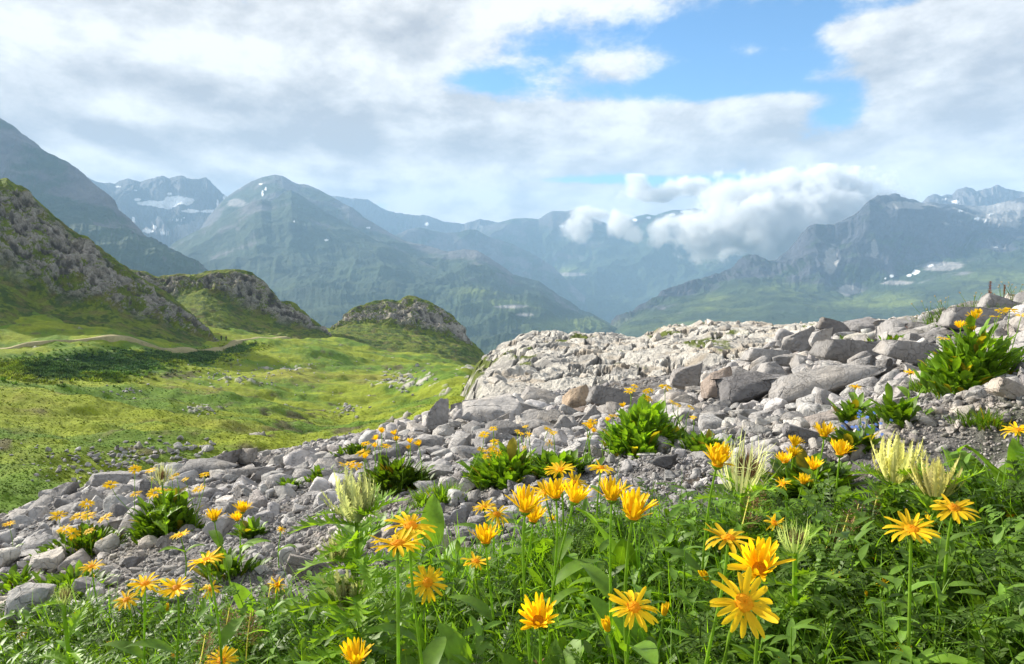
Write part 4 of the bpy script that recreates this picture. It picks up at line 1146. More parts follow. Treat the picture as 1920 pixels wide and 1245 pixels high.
def stem_mesh(p0, p1, d, r, far=False):
    """curved stem from p0 to p1 arriving along d"""
    p0, p1, d = np.array(p0, float), np.array(p1, float), np.array(d, float) / np.linalg.norm(d)
    Ls = np.linalg.norm(p1 - p0)
    a = p0 + np.array((rng.normal(0, .07), rng.normal(0, .05), 0.45)) * Ls
    b = p1 - d * Ls * 0.28
    n = 5 if far else 14
    t = np.linspace(0, 1, n)[:, None]
    pts = (1 - t) ** 3 * p0 + 3 * (1 - t) ** 2 * t * a + 3 * (1 - t) * t ** 2 * b + t ** 3 * p1
    mb = MB(); tube(mb, pts, r * (1.15 - 0.35 * t[:, 0]), 4 if far else 7, (1.5, 1.35, 1.1))
    return mb, pts


def ground_at(x, y): return float(gnd.h(x, y))


def daisy(px, py, w, kind, tilt, label, lean=(0, 0), leafy=2, Yset=None):
    """single daisy on its own stem; tilt = (towards right, towards viewer) lean of the head"""
    span = {'cup': 0.040, 'shaggy': 0.050, 'bud': 0.020, 'wilt': 0.034}.get(kind, 0.055)
    Y = span * F / w if Yset is None else Yset
    p = at(px, py, Y)
    for _ in range(60):                               # the head stays clear of the soil
        if p[2] > ground_at(p[0], p[1]) + 0.11: break
        Y *= 0.97; p = at(px, py, Y)
    for _ in range(60):
        if p[2] < ground_at(p[0], p[1]) + 0.50: break
        Y *= 1.03; p = at(px, py, Y)
    wu = w * Y / F
    size = wu * {'cup': 1.55, 'shaggy': 1.35, 'bud': 2.2, 'wilt': 1.3}.get(kind, 1.1)
    d = np.array((tilt[0], -tilt[1], 1.0)); d /= np.linalg.norm(d)
    bx, by = p[0] + lean[0] - d[0] * 0.05, p[1] + lean[1] + 0.01
    bz = ground_at(bx, by) - 0.01
    root = obj('yellow_daisy', None, loc=(bx, by, bz))
    tag(root, label, 'flower', 'yellow daisies among the foreground plants')
    o = np.array((bx, by, bz))
    hp = p - d * size * 0.02
    mb, pts = stem_mesh((0, 0, 0), hp - o - d * size * 0.10, d, 0.0021 if w > 26 else 0.0016)
    obj('stem', mb.mesh('stem'), green, root)
    head(root, hp - o, size, kind, d)
    for k in range(leafy):
        i = int(len(pts) * rng.uniform(0.15, 0.62)); a = rng.uniform(0, 6.28)
        lb = MB(); ln = rng.uniform(0.065, 0.11)
        blade(lb, pts[i], (math.cos(a), math.sin(a), 1.0), (-math.cos(a), -math.sin(a), 1), ln, ln * 0.33, 7, 'oval', 0.9, 0.35, (1, 1, 1), 0.03)
        obj('leaf', lb.mesh('leaf'), green, root)
    return root


DAISIES = [
    # middle bunch
    (1049, 880, 57, 'flat', (-.15, .1), 'wide open daisy standing highest above the gravel in the middle bunch'),
    (1127, 877, 50, 'star', (.1, .15), 'spread daisy against the gravel just right of the highest one'),
    (1078, 905, 50, 'star', (.2, .35), 'star shaped daisy between the two highest ones of the middle bunch'),
    (1021, 922, 58, 'flat', (-.2, .25), 'open daisy behind the ragged cup in the middle bunch'),
    (1042, 930, 46, 'cup', (-.1, .1), 'half open daisy squeezed in the centre of the middle bunch'),
    (985, 955, 56, 'cup', (.1, .1), 'big full cup daisy at the front left of the middle bunch'),
    (1000, 975, 40, 'cup', (.1, .1), 'half hidden daisy tucked under the big full cup'),
    (1077, 938, 48, 'cup', (.25, .0), 'rounded cup daisy leaning right at the front of the middle bunch'),
    (1147, 934, 52, 'cup', (.05, -.05), 'upright tulip shaped daisy on a straight stem right of the middle bunch'),
    (1187, 966, 66, 'cup', (.1, .3), 'large open cup daisy right of the tulip shaped one'),
    (1008, 968, 22, 'wilt', (.2, .4), 'small shrivelled daisy low behind the big full cup'),
    (1035, 972, 24, 'wilt', (.2, .4), 'faded daisy with twisted petals below the rounded cup'),
    (932, 964, 50, 'droop', (.25, .45), 'daisy with limp petals left of the big full cup'),
    (907, 951, 44, 'flat', (-.2, .1), 'flat daisy at the far left of the middle bunch'),
    (911, 1015, 46, 'cup', (-.05, .0), 'cup daisy on a curved stem in front of the sharp bluish stone'),
    (892, 1052, 54, 'star', (.05, .05), 'daisy seen from the side over dark stem below the single cup'),
    # pair by the thistle
    (745, 1019, 100, 'flat', (.0, .0), 'broad daisy with many curling petals right of the tall thistle'),
    (770, 985, 88, 'droop', (.1, .3), 'broad daisy with orange centre just above its curling neighbour'),
    (802, 1092, 70, 'star', (.35, .9), 'daisy nodding to the right below the broad pair'),
    (667, 1240, 54, 'cup', (.0, .1), 'daisy cut off by the bottom edge below the tall thistle'),
    (758, 1229, 15, 'bud', (.1, .1), 'tight green yellow bud at the bottom right of the tall thistle'),
    # bottom middle and right
    (1009, 1164, 64, 'cup', (-.15, .75), 'daisy facing the viewer over dark leaves at the bottom middle'),
    (1188, 1138, 95, 'star', (.05, .45), 'large star daisy with drooping front petals at the bottom centre right'),
    (1245, 1152, 27, 'bud', (.1, .1), 'opening bud right of the large star daisy'),
    (1140, 1181, 31, 'bud', (-.3, .2), 'round bud leaning left under the large star daisy'),
    (1325, 1086, 24, 'bud', (-.6, .1), 'brownish bud bent to the left between the dark leaves'),
    (1365, 1008, 90, 'star', (.0, .05), 'flat spread daisy seen edge on right of the big cups'),
    (1345, 870, 60, 'shaggy', (.15, .2), 'tall shaggy double daisy in front of the pale thistle'),
    (1424, 1066, 76, 'cup', (-.3, .75), 'daisy with upright back petals above the largest star'),
    (1395, 1130, 126, 'star', (.05, .95), 'largest daisy of all, a star facing the viewer'),
    (1340, 1140, 22, 'bud', (-.3, .1), 'bud half hidden behind the left petals of the largest star'),
    (1447, 1047, 27, 'cup', (.1, .0), 'small half closed daisy above the right petals of the largest star'),
    (1427, 1015, 15, 'bud', (.0, .0), 'narrow bud standing right of the flat spread daisy'),
    (1452, 980, 38, 'wilt', (.0, .5), 'wilting daisy beside the hairy round thistle head'),
    # upper right group
    (1545, 816, 34, 'cup', (.0, .05), 'tallest cup daisy on a long stem before the bluish stone'),
    (1490, 834, 24, 'cup', (.1, .05), 'uppermost of the three small cups stacked at the right'),
    (1487, 853, 22, 'cup', (.0, .05), 'middle one of the three small cups stacked at the right'),
    (1472, 866, 27, 'cup', (-.15, .05), 'lowest of the three small cups stacked at the right'),
    (1575, 851, 36, 'cup', (.05, .05), 'cup daisy below and right of the tallest cup'),
    (1525, 877, 28, 'cup', (.0, .15), 'rounded cup daisy between the small cups and the tallest one'),
    (1506, 905, 24, 'cup', (.1, .2), 'squat daisy with dark spot low in the upper right group'),
    (1467, 907, 32, 'wilt', (-.5, .2), 'ragged orange daisy lying to the left in the upper right group'),
    # right
    (1709, 992, 88, 'flat', (-.15, .25), 'broad open daisy in front of the right hand thistles'),
    (1744, 990, 38, 'cup', (.3, .1), 'daisy turned away just behind the broad open one at the right'),
    (1789, 952, 78, 'star', (-.1, .4), 'bright star daisy beneath the brown centred thistle at the right'),
    (1638, 1053, 20, 'bud', (.2, .2), 'slender bud in dark foliage left of the broad right daisy'),
    (1566, 1077, 22, 'wilt', (.1, .4), 'withered daisy in dark foliage right of the hairy thistle head'),
    (1657, 1094, 24, 'wilt', (.1, .3), 'orange brown spent daisy in the dark herbs at the right'),
    (1624, 1118, 12, 'bud', (.0, .0), 'tiny round bud below the spent daisies at the right'),
    (1694, 1215, 28, 'wilt', (.1, .4), 'spent daisy near the bottom under the broad right daisy'),
    (1463, 1238, 16, 'bud', (.0, .0), 'small bud at the bottom edge right of the largest star'),
    (1902, 968, 26, 'flat', (.0, .5), 'small daisy at the right edge among broad leaves'),
    (1884, 955, 14, 'wilt', (.0, .5), 'little shrivelled daisy at the right edge behind the small one'),
    (1842, 1002, 13, 'wilt', (.0, .5), 'tiny faded daisy right of the bright star at the right'),
    (1908, 806, 56, 'flat', (-.2, .0), 'daisy cut off by the right edge above the gravel'),
    # left foreground
    (385, 1050, 64, 'flat', (-.25, .0), 'large daisy tilted left above the left gravel patch'),
    (272, 1094, 60, 'flat', (.1, .1), 'ragged open daisy left of the straight stemmed one at lower left'),
    (330, 1102, 60, 'flat', (.0, .3), 'wide open daisy at lower left on a straight stem, right of the ragged one'),
    (237, 1124, 46, 'star', (-.1, .35), 'daisy with dark centre low at the left of the ragged open one'),
    (395, 1104, 40, 'droop', (.1, .2), 'loose daisy right of the wide open one at lower left'),
    (172, 1062, 42, 'flat', (.0, .05), 'lone flat daisy on a thin stem over the left stones'),
    (338, 1003, 34, 'flat', (-.15, .05), 'small flat daisy over the gravel behind the large tilted one'),
    (402, 973, 28, 'cup', (-.05, .0), 'cup daisy in front of the wedge shaped stone'),
    (455, 958, 26, 'cup', (.05, .0), 'upper one of two cup daisies on the scree left of the thistle'),
    (445, 974, 22, 'cup', (-.05, .1), 'lower one of two cup daisies on the scree left of the thistle'),
    (520, 1096, 34, 'wilt', (.2, .3), 'tattered orange daisy by the boulder left of the thistle'),
    (527, 993, 17, 'wilt', (.3, .6), 'tiny collapsed daisy lying on the gravel left of the thistle'),
    (145, 1153, 22, 'wilt', (.2, .6), 'faded daisy with brown centre in the lower left herbs'),
    (45, 1188, 28, 'droop', (.0, .4), 'orange daisy deep in the herbs at the left edge'),
    (10, 1166, 20, 'flat', (.0, .4), 'daisy cut off by the left edge of the herbs'),
    (210, 1208, 20, 'flat', (.0, .3), 'small bright daisy in the herbs at the bottom left'),
    (325, 1230, 26, 'wilt', (.2, .2), 'drooping daisy near the bottom left of centre'),
    (415, 1238, 60, 'flat', (.1, .3), 'crowded daisy at the bottom edge left of the thistle'),
    (314, 1144, 15, 'bud', (.0, .0), 'plump yellow bud beneath the wide open daisy at lower left'),
    (17, 982, 21, 'flat', (.0, .1), 'lone daisy at the left edge in front of the low grey rock'),
    (1604, 725, 23, 'flat', (.0, .1), 'lone daisy above the forget-me-nots'),
    (1708, 698, 25, 'flat', (-.05, .15), 'left one of two daisies on bare stems right of the forget-me-nots'),
    (1742, 700, 28, 'flat', (.15, .05), 'right one of two daisies on bare stems, partly without petals'),
]
for (px, py, w, kind, tilt, label) in DAISIES:
    daisy(px, py, w, kind, tilt, label, lean=(rng.normal(0, .012), rng.normal(0.01, .012)), leafy=0 if w < 16 else (1 if py < 900 or w < 26 else 2))


# --- leafy clumps with flowers on the scree
def clump_leaves(n, rx, ry, hgt, seed, ln=(0.06, 0.11), broad=0.36, shape='spoon', tone=1.0):
    global rng
    keep = rng; rng = np.random.default_rng(seed)
    mb = MB()
    for k in range(n):
        r = math.sqrt(rng.random()); a = rng.uniform(0, 6.283)
        rag = 0.70 + 0.28 * math.sin(a * 3 + seed) + 0.22 * math.sin(a * 7 + seed * 2.3)
        x, y = r * math.cos(a) * rx * rag * 1.15, r * math.sin(a) * ry * rag * 1.15
        l = rng.uniform(*ln) * rng.uniform(.55, 1.05); el = rng.uniform(0.95, 1.5) * (1.12 - 0.30 * r); aa = a + rng.normal(0, 0.7)
        d = np.array((math.cos(aa) * math.cos(el), math.sin(aa) * math.cos(el), math.sin(el)))
        t = rng.uniform(0.5, 1.15) * tone
        z0 = hgt * (1 - r ** 2.2) * rng.uniform(0, 1.15)
        blade(mb, (x, y, z0), d, (-math.cos(aa) * math.sin(el), -math.sin(aa) * math.sin(el), math.cos(el) + .1), l, l * broad * rng.uniform(.8, 1.2), 6, shape, rng.uniform(0.1, 0.8), 0.3, (t * (1.0 if rng.random() > .07 else 2.2), t, t * rng.uniform(.7, 1.2)), 0.04)
    rng = keep
    return mb


def flower_clump(cx, by, Y, wpx, hpx, label, heads_, n=150, ln=(0.05, 0.10), group='flowering daisy clumps on the scree', name='daisy_clump', tone=1.0, shape='spoon', broad=0.30):
    p = gnd.hit(cx, by) if Y is None else at(cx, by, Y)
    Y = p[1]
    rx = wpx * Y / F * 0.52; ht = hpx * 1.35 * Y / F
    root = obj(name, None, loc=(p[0], p[1] + rx * 0.35, ground_at(p[0], p[1] + rx * .35) - 0.01)); tag(root, label, 'plant', group)
    mb = clump_leaves(int(n * 2.6), rx * 0.92, rx * 0.6, max(ht - ln[1] * .8, 0.01), int(cx) * 7 + int(by), ln, broad, shape, tone)
    obj('foliage', mb.mesh('foliage'), green, root)
    o = np.array(root.location)
    for (hx, hy, hw, kind) in heads_:
        yy = p[1] + rng.uniform(-.2, .9) * rx
        q = at(hx, hy, yy)
        d = np.array((rng.normal(0, .2), -rng.uniform(0.05, .5), 1.0)); d /= np.linalg.norm(d)
        b = np.array((np.clip(q[0] + rng.normal(0, .03), p[0] - rx, p[0] + rx), yy + rng.normal(0, .02), 0)); b[2] = ground_at(b[0], b[1])
        mb, pts = stem_mesh(b - o, q - o - d * 0.003, d, 0.0017, True)
        st = obj('flower_stem', mb.mesh('flower_stem'), green, root)
        size = hw * yy / F * {'cup': 1.4, 'bud': 1.9}.get(kind, 1.22)
        fh = obj('flower_head', PET['far' if kind == 'flat' else kind][rng.integers(2)], None, st, q - o, axis_rot(d, rng.uniform(0, 6.28)), size)
        me = MB(); V = np.array([v.co[:] for v in DISC_FAR.vertices]) if False else None
    return root


flower_clump(150, 1045, None, 190, 50, 'dense low clump of dark leaves with a row of flat daisies on the left stones',
             [(110, 967, 28, 'flat'), (150, 967, 30, 'flat'), (166, 968, 24, 'flat'), (197, 971, 26, 'flat'), (163, 945, 24, 'flat'), (120, 993, 24, 'flat'), (137, 1000, 24, 'flat'), (167, 996, 18, 'flat'), (192, 1013, 12, 'wilt'), (135, 1014, 10, 'bud')], 230, (.05, .09), tone=.85)
flower_clump(120, 1130, None, 150, 55, 'leafy plant between the pale slab and the lone flat daisy at the left', [(176, 1082, 8, 'bud')], 120, (.06, .11))
flower_clump(310, 1012, None, 130, 80, 'tall loose clump of daisies around a small thistle left of centre',
             [(253, 880, 21, 'flat'), (283, 882, 18, 'flat'), (207, 909, 23, 'flat'), (384, 890, 17, 'flat'), (255, 926, 20, 'flat'), (291, 924, 28, 'flat'), (373, 917, 23, 'flat'), (322, 896, 14, 'wilt'), (331, 890, 11, 'flat'), (347, 899, 13, 'flat'), (315, 919, 12, 'flat'), (285, 901, 8, 'bud')], 230, (.06, .12))
flower_clump(600, 905, None, 60, 30, 'small tuft of leaves above the thistle at the scree', [(642, 871, 14, 'flat'), (655, 869, 22, 'flat'), (667, 874, 24, 'flat')], 50, (.05, .09))
flower_clump(740, 928, None, 110, 62, 'round cushion of dark leaves topped by a dozen daisies behind the thistle',
             [(716, 811, 14, 'cup'), (740, 815, 14, 'cup'), (706, 824, 13, 'cup'), (686, 832, 17, 'flat'), (703, 838, 12, 'cup'), (725, 837, 20, 'flat'), (680, 849, 25, 'flat'), (743, 826, 13, 'cup'), (769, 830, 13, 'cup'), (785, 835, 15, 'cup'), (766, 841, 10, 'cup'), (685, 859, 14, 'cup'), (726, 880, 11, 'cup')], 240, (.06, .13), tone=.75)
flower_clump(668, 862, None, 70, 30, 'dark leafy tuft left of the round cushion with daisies', [], 60, (.06, .1), tone=.6)
flower_clump(955, 912, None, 170, 60, 'wide bright green clump with two sets of daisies in front of the boulder ridge',
             [(908, 815, 19, 'flat'), (925, 804, 15, 'flat'), (926, 842, 18, 'flat'), (935, 851, 21, 'wilt'), (915, 846, 17, 'flat'), (902, 843, 14, 'flat'), (914, 856, 18, 'flat'), (928, 829, 17, 'flat'), (970, 808, 10, 'flat'), (976, 813, 14, 'flat'), (991, 815, 17, 'wilt'), (985, 800, 12, 'flat'), (983, 840, 14, 'wilt'), (1030, 831, 20, 'wilt'), (1028, 806, 17, 'flat'), (1038, 812, 14, 'flat')], 260, (.06, .12), tone=1.3)
flower_clump(1050, 895, None, 110, 40, 'low leaves and grass joining the wide clump to the tall one', [(1100, 795, 16, 'flat'), (1111, 791, 18, 'flat'), (1106, 803, 15, 'cup'), (1112, 810, 12, 'cup'), (1103, 822, 9, 'bud')], 120, (.06, .11))
flower_clump(1215, 852, None, 160, 85, 'tall bright clump of upright leaves crowned with daisies in the centre of the scree',
             [(1182, 733, 21, 'flat'), (1218, 732, 15, 'flat'), (1247, 726, 23, 'flat'), (1190, 724, 13, 'flat'), (1216, 748, 17, 'flat'), (1211, 735, 12, 'flat'), (1168, 763, 13, 'cup'), (1150, 780, 17, 'flat'), (1139, 789, 11, 'cup'), (1262, 755, 15, 'flat'), (1272, 760, 12, 'flat'), (1295, 764, 14, 'flat'), (1300, 783, 13, 'flat')], 420, (.055, .115), tone=1.45)
flower_clump(1330, 850, None, 90, 36, 'low feathery green tuft right of the tall central clump', [], 110, (.05, .09), name='leaf_clump')
flower_clump(825, 945, None, 110, 34, 'bright grassy cushion on the gravel right of the round daisy cushion', [], 260, (.05, .09), name='grass_cushion', shape='grass', broad=.11, tone=1.2)
flower_clump(1850, 725, None, 220, 105, 'big leafy clump with daisies at the right edge above the gravel',
             [(1770, 635, 19, 'flat'), (1800, 614, 20, 'cup'), (1804, 607, 16, 'flat'), (1821, 620, 15, 'cup'), (1828, 598, 23, 'cup'), (1833, 587, 13, 'cup'), (1812, 611, 14, 'flat'), (1866, 594, 18, 'flat'), (1877, 584, 20, 'flat'), (1894, 582, 24, 'flat'), (1915, 592, 18, 'flat')], 460, (.05, .10), tone=1.25)
flower_clump(1775, 728, None, 120, 30, 'spread of short turf under the big leafy clump at the right', [], 260, (.04, .07), name='grass_cushion', shape='grass', broad=.12)
flower_clump(1865, 800, None, 120, 26, 'thin patch of short brownish grass on the right gravel', [], 160, (.03, .06), name='grass_cushion', shape='grass', broad=.10, tone=.9)
flower_clump(1690, 655, None, 120, 26, 'dark green leafy strip between the boulders at the right', [], 170, (.05, .1), name='leaf_clump')
flower_clump(1600, 640, None, 50, 14, 'small dark leaves by the reddish plants in the boulder field', [], 60, (.05, .1), name='leaf_clump')
flower_clump(1850, 575, 6.2, 170, 30, 'grassy tussocks along the skyline at the right edge', [], 500, (.08, .2), name='grass_cushion', shape='grass', broad=.07)
flower_clump(1900, 556, 5.6, 120, 30, 'tall grass at the right end of the skyline under the seeding stalks', [], 420, (.1, .2), name='grass_cushion', shape='grass', broad=.06, tone=1.1)
flower_clump(1820, 590, 5.8, 100, 24, 'short grass just below the skyline at the right', [], 300, (.06, .14), name='grass_cushion', shape='grass', broad=.08, tone=1.2)
flower_clump(1760, 600, 7.2, 90, 22, 'pale grassy tussocks lower on the right hand skyline', [], 260, (.08, .16), name='grass_cushion', shape='grass', broad=.07, tone=1.2)
flower_clump(1420, 955, 1.75, 40, 50, 'narrow dark leaves below the shaggy double daisy', [], 40, (.06, .12), name='leaf_clump')
flower_clump(1520, 965, 1.75, 120, 60, 'leafy stems under the upper right group of cup daisies', [], 130, (.06, .12), name='leaf_clump')
for (cx, by, wpx, hpx, lab) in [(30, 1110, 90, 40, 'leaf tuft at the left edge under the low grey rock'), (420, 1095, 100, 60, 'broad leaves around the foot of the large tilted daisy'), (470, 1010, 40, 14, 'few small leaves on the gravel below the two cup daisies'), (1610, 850, 70, 40, 'green leaves under the forget-me-nots'), (1690, 800, 90, 60, 'upright leaves below the two daisies on bare stems'), (1600, 800, 40, 60, 'leafy stem below the lone daisy over the forget-me-nots'),
                                (40, 925, 110, 30, 'dull green herbs at the left end of the scree crest'), (150, 905, 50, 16, 'small herbs behind the round topped boulder'), (540, 920, 30, 12, 'tiny tuft between the packed stones left of the thistle')]:
    flower_clump(cx, by, None, wpx, hpx, lab, [], 50, (.04, .09), name='leaf_clump')


# --- thistles
def spiny_leaf(mb, base, d, up, length, width, col=(1, 1, 1), droop=0.7, n=9):
    """deeply toothed leaf: rib strip plus a spine-tipped lobe on each side at every step"""
    d = np.asarray(d, float) / np.linalg.norm(d); up = np.asarray(up, float); up = up - d * (up @ d); up /= np.linalg.norm(up) + 1e-9
    s = np.cross(d, up); st = length / n
    c = [np.asarray(base, float)]; fr = []
    for i in range(n):
        a = droop * ((i + 1) / n) ** 1.3
        dd = d * math.cos(a) - up * math.sin(a); uu = up * math.cos(a) + d * math.sin(a)
        fr.append((dd, uu)); c.append(c[-1] + dd * st)
    fr.append(fr[-1])
    V, Q, T = [], [], []
    for i in range(n + 1):
        t = i / n; w = width * 0.14 * (1 - t * .8) + width * 0.02
        V += [c[i] + s * w, c[i] + fr[i][1] * w * -.3, c[i] - s * w]
    for i in range(n):
        a = i * 3; Q += [(a, a + 1, a + 4, a + 3), (a + 1, a + 2, a + 5, a + 4)]
    k = len(V)
    for i in range(n):
        t = (i + .5) / n; lw = width * 0.5 * math.sin(math.pi * min(.97, t * .85 + .13)) * rng.uniform(.8, 1.15)
        dd, uu = fr[i]
        for sg in (1, -1):
            b0, b1 = c[i] + s * sg * width * .08, c[i + 1] + s * sg * width * .08
            m1 = c[i] * .5 + c[i + 1] * .5 + s * sg * lw * .62 + uu * lw * rng.uniform(.0, .35) + dd * st * .25
            m2 = m1 + dd * st * .45 - s * sg * lw * .08
            tip = m1 + s * sg * lw * .45 + dd * st * rng.uniform(.2, .9) + uu * lw * .25
            tip2 = m2 + dd * st * .7 + s * sg * lw * .12 + uu * lw * .3
            V += [b0, b1, m1, m2, tip, tip2]
            Q.append((k, k + 1, k + 3, k + 2)); T += [(k + 2, k + 3, k + 4), (k + 3, k + 1, k + 5)]
            k += 6
    mb.add(V, quads=Q, tris=T, col=col)


def bract_head(seed, h=1.0, w=0.8, n=26, colr=(1, 1, 1), fine=False):
    """pale spiny bracts standing round the flower heads"""
    global rng
    keep = rng; rng = np.random.default_rng(seed)
    mb = MB()
    for k in range(n):
        a = 2 * np.pi * k / n * 2.4 + rng.normal(0, .15); f = k / n
        el = 1.32 - 0.52 * f + rng.normal(0, .08)
        o_ = np.array((math.cos(a), math.sin(a), 0)); d = o_ * math.cos(el) + np.array((0, 0, math.sin(el)))
        r0 = w * (0.10 + 0.22 * f)
        ln = h * rng.uniform(.75, 1.1) * (1.0 - .2 * f)
        g = rng.uniform(.85, 1.15)
        if fine:
            blade(mb, o_ * r0, d, -o_ * math.sin(el) + np.array((0, 0, math.cos(el))), ln, 0.05, 6, 'grass', -rng.uniform(.2, .7), .2, np.array(colr) * g)
            for q in range(4):
                t = rng.uniform(.3, .8); b = o_ * r0 + d * ln * t
                dd = d + rng.normal(0, .6, 3)
                blade(mb, b, dd, o_ + rng.normal(0, .1, 3), ln * .22, 0.014, 2, 'grass', .1, .1, np.array(colr) * g * 1.1)
        else:
            spiny_leaf(mb, o_ * r0, d, -o_ * math.sin(el) + np.array((0, 0, math.cos(el))), ln, h * 0.21, np.array(colr) * g * np.array((1, 1, 1)) * (1.1 - .25 * (k % 3)), -rng.uniform(.1, .7), 9)
    rng = keep
    return mb


def floret_tuft(seed):
    mb = MB(); rg = np.random.default_rng(seed)
    for k in range(90):
        a = rg.uniform(0, 6.28); r = math.sqrt(rg.random()) * .2; o_ = np.array((math.cos(a), math.sin(a), 0))
        d = o_ * r * 2 + np.array((0, 0, 1.0))
        blade(mb, o_ * r + np.array((0, 0, .25)), d, o_ + np.array((0, 0, .1)), rg.uniform(.25, .45), .03, 2, 'grass', .2, .1, np.array((1, 1, 1)) * rg.uniform(.6, 1.8))
    return mb.mesh('floret_tuft')


def thistle(px, py, by, Y, whead, label, leaves=26, leaf_len=0.13, fine=False, lean=0.0, side=(), headcol=(1, 1, 1), brownc=True, leafcol=(1.45, 1.35, 1.3)):
    top = at(px, py, Y)
    bx, byy = top[0] + lean, Y + .01
    bz = ground_at(bx, byy) - .01
    root = obj('thistle', None, loc=(bx, byy, bz)); tag(root, label, 'thistle', 'spiny thistles in the foreground')
    o = np.array((bx, byy, bz)); hp = top - o
    hs = whead * Y / F
    mb, pts = stem_mesh((0, 0, 0), hp - np.array((0, 0, hs * .45)), (0, 0, 1), 0.0042)
    obj('stem', mb.mesh('stem'), green, root)
    H = pts[-1][2]
    for k in range(leaves):
        f = (k + .5) / leaves; i = min(int(f * len(pts)), len(pts) - 1); a = k * 2.4 + rng.normal(0, .3); el = rng.uniform(.1, .75)
        lb = MB(); ln = leaf_len * rng.uniform(.7, 1.15) * (1.05 - .35 * f)
        t = rng.uniform(.8, 1.2)
        base = pts[i] if i + 1 >= len(pts) else pts[i] + (pts[i + 1] - pts[i]) * (f * len(pts) - i)
        spiny_leaf(lb, base, (math.cos(a) * math.cos(el), math.sin(a) * math.cos(el), math.sin(el)), (-math.cos(a) * math.sin(el), -math.sin(a) * math.sin(el), math.cos(el)), ln, ln * .46, np.array(leafcol) * t, rng.uniform(.1, .9))
        obj('leaf', lb.mesh('leaf'), green, root)
    fh = obj('flower_head', bract_head(int(px), 1.0, .85, 30, headcol, fine).mesh('flower_head'), straw, root, hp - np.array((0, 0, hs * .5)), (rng.normal(0, .08), rng.normal(0, .1), rng.uniform(0, 6)), hs)
    if brownc: obj('floret_tuft', floret_tuft(int(px) + 1), brown, fh)
    for (sx, sy, sw) in side:
        q = at(sx, sy, Y + rng.uniform(-.03, .03)) - o
        j = int(np.argmin(np.abs(pts[:, 2] - q[2] + .03)))
        mb = MB(); tube(mb, [pts[j], (pts[j] + q) / 2 - np.array((0, 0, .01)), q], .0025, 6); obj('stem', mb.mesh('stem'), green, root)
        s2 = sw * Y / F
        f2 = obj('flower_head', bract_head(int(sx), 1.0, .8, 20, np.array(headcol) * .9, fine).mesh('flower_head'), straw, root, q - np.array((0, 0, s2 * .4)), (rng.normal(0, .2), rng.normal(0, .2), 1), s2)
        if brownc: obj('floret_tuft', floret_tuft(int(sx) + 1), brown, f2)
    return root


thistle(668, 925, 1240, 1.22, 96, 'tall spiny thistle with pale yellow bracts and jagged leaves left of the broad daisies', 44, .15, side=[(632, 1030, 60), (652, 1110, 76)])
thistle(303, 885, 1000, 3.1, 46, 'small distant thistle rising from the daisy clump on the left stones', 10, .09, fine=True)
thistle(1392, 862, 1040, 1.35, 120, 'whitish feathery thistle directly behind the shaggy double daisy', 22, .12, fine=True, headcol=(1.55, 1.5, 1.7), lean=.02)
thistle(1682, 858, 1020, 1.32, 92, 'pale thistle with long side leaves right of the forget-me-nots', 24, .13, headcol=(1.25, 1.15, 1.0), brownc=False)
thistle(1756, 892, 1060, 1.2, 78, 'thistle with a brown centre and straw bracts above the bright star daisy', 20, .12, headcol=(1.15, 1.0, .8))
thistle(1492, 1002, 1160, 1.05, 70, 'hairy round thistle head low in the foliage beside a wilting daisy', 14, .10, fine=True, headcol=(.9, 1.0, .7))
thistle(118, 1112, 1245, 1.25, 42, 'faded small thistle in the lower left herbs', 16, .09, fine=True, headcol=(.8, .9, .7))


# --- undergrowth
def rosette(seed, n, ln, broad=0.42, tone=1.0):
    global rng
    keep = rng; rng = np.random.default_rng(seed); leaves = []
    for k in range(n):
        mb = MB()
        a = k * 2.4 + rng.normal(0, .3); el = rng.uniform(.55, 1.35); l = ln * rng.uniform(.65, 1.15); t = rng.uniform(.75, 1.25) * tone
        stalk = l * rng.uniform(.25, .6)
        d = np.array((math.cos(a) * math.cos(el), math.sin(a) * math.cos(el), math.sin(el))); up = np.array((-math.cos(a) * math.sin(el), -math.sin(a) * math.sin(el), math.cos(el)))
        tube(mb, [(0, 0, 0), d * stalk], [.0022, .0016], 5, (1.3, 1.2, 1))
        blade(mb, d * stalk, d, up, l, l * broad, 10, 'oval', rng.uniform(.2, 1.0), .28, (t, t * 1.0, t), .05)
        leaves.append(mb.mesh('leaf'))
    rng = keep
    return leaves


ROS = [rosette(800 + k, 5 + k % 4, [.10, .12, .09, .14][k % 4], [.46, .40, .5][k % 3], 1.15) for k in range(8)]
for r_ in ROS:
    for m in r_: m.materials.append(green)
ros_spots = [(1150, 1180, 1.15), (1100, 1200, 1.05), (1040, 1230, 1.0), (950, 1240, 1.0), (880, 1230, 1.05), (820, 1230, 1.1), (1220, 1230, 1.0), (1300, 1200, 1.05), (1360, 1240, .95), (1480, 1240, .95), (1720, 1240, .9), (1800, 1230, .95), (1850, 1240, .9), (760, 1190, 1.25), (1090, 1110, 1.35), (1180, 1110, 1.4), (860, 1130, 1.4), (960, 1150, 1.3), (1900, 1080, 1.2), (1890, 1010, 1.35), (470, 1090, 1.6), (1420, 1180, 1.1), (1250, 1120, 1.3), (700, 1240, 1.1)]
for k in range(90):
    uu = rng.uniform(600, 1380) if k < 66 else rng.uniform(1500, 2000) if k < 80 else rng.uniform(-60, 520)
    ros_spots.append((uu, None, rng.uniform(.8, 1.75)))
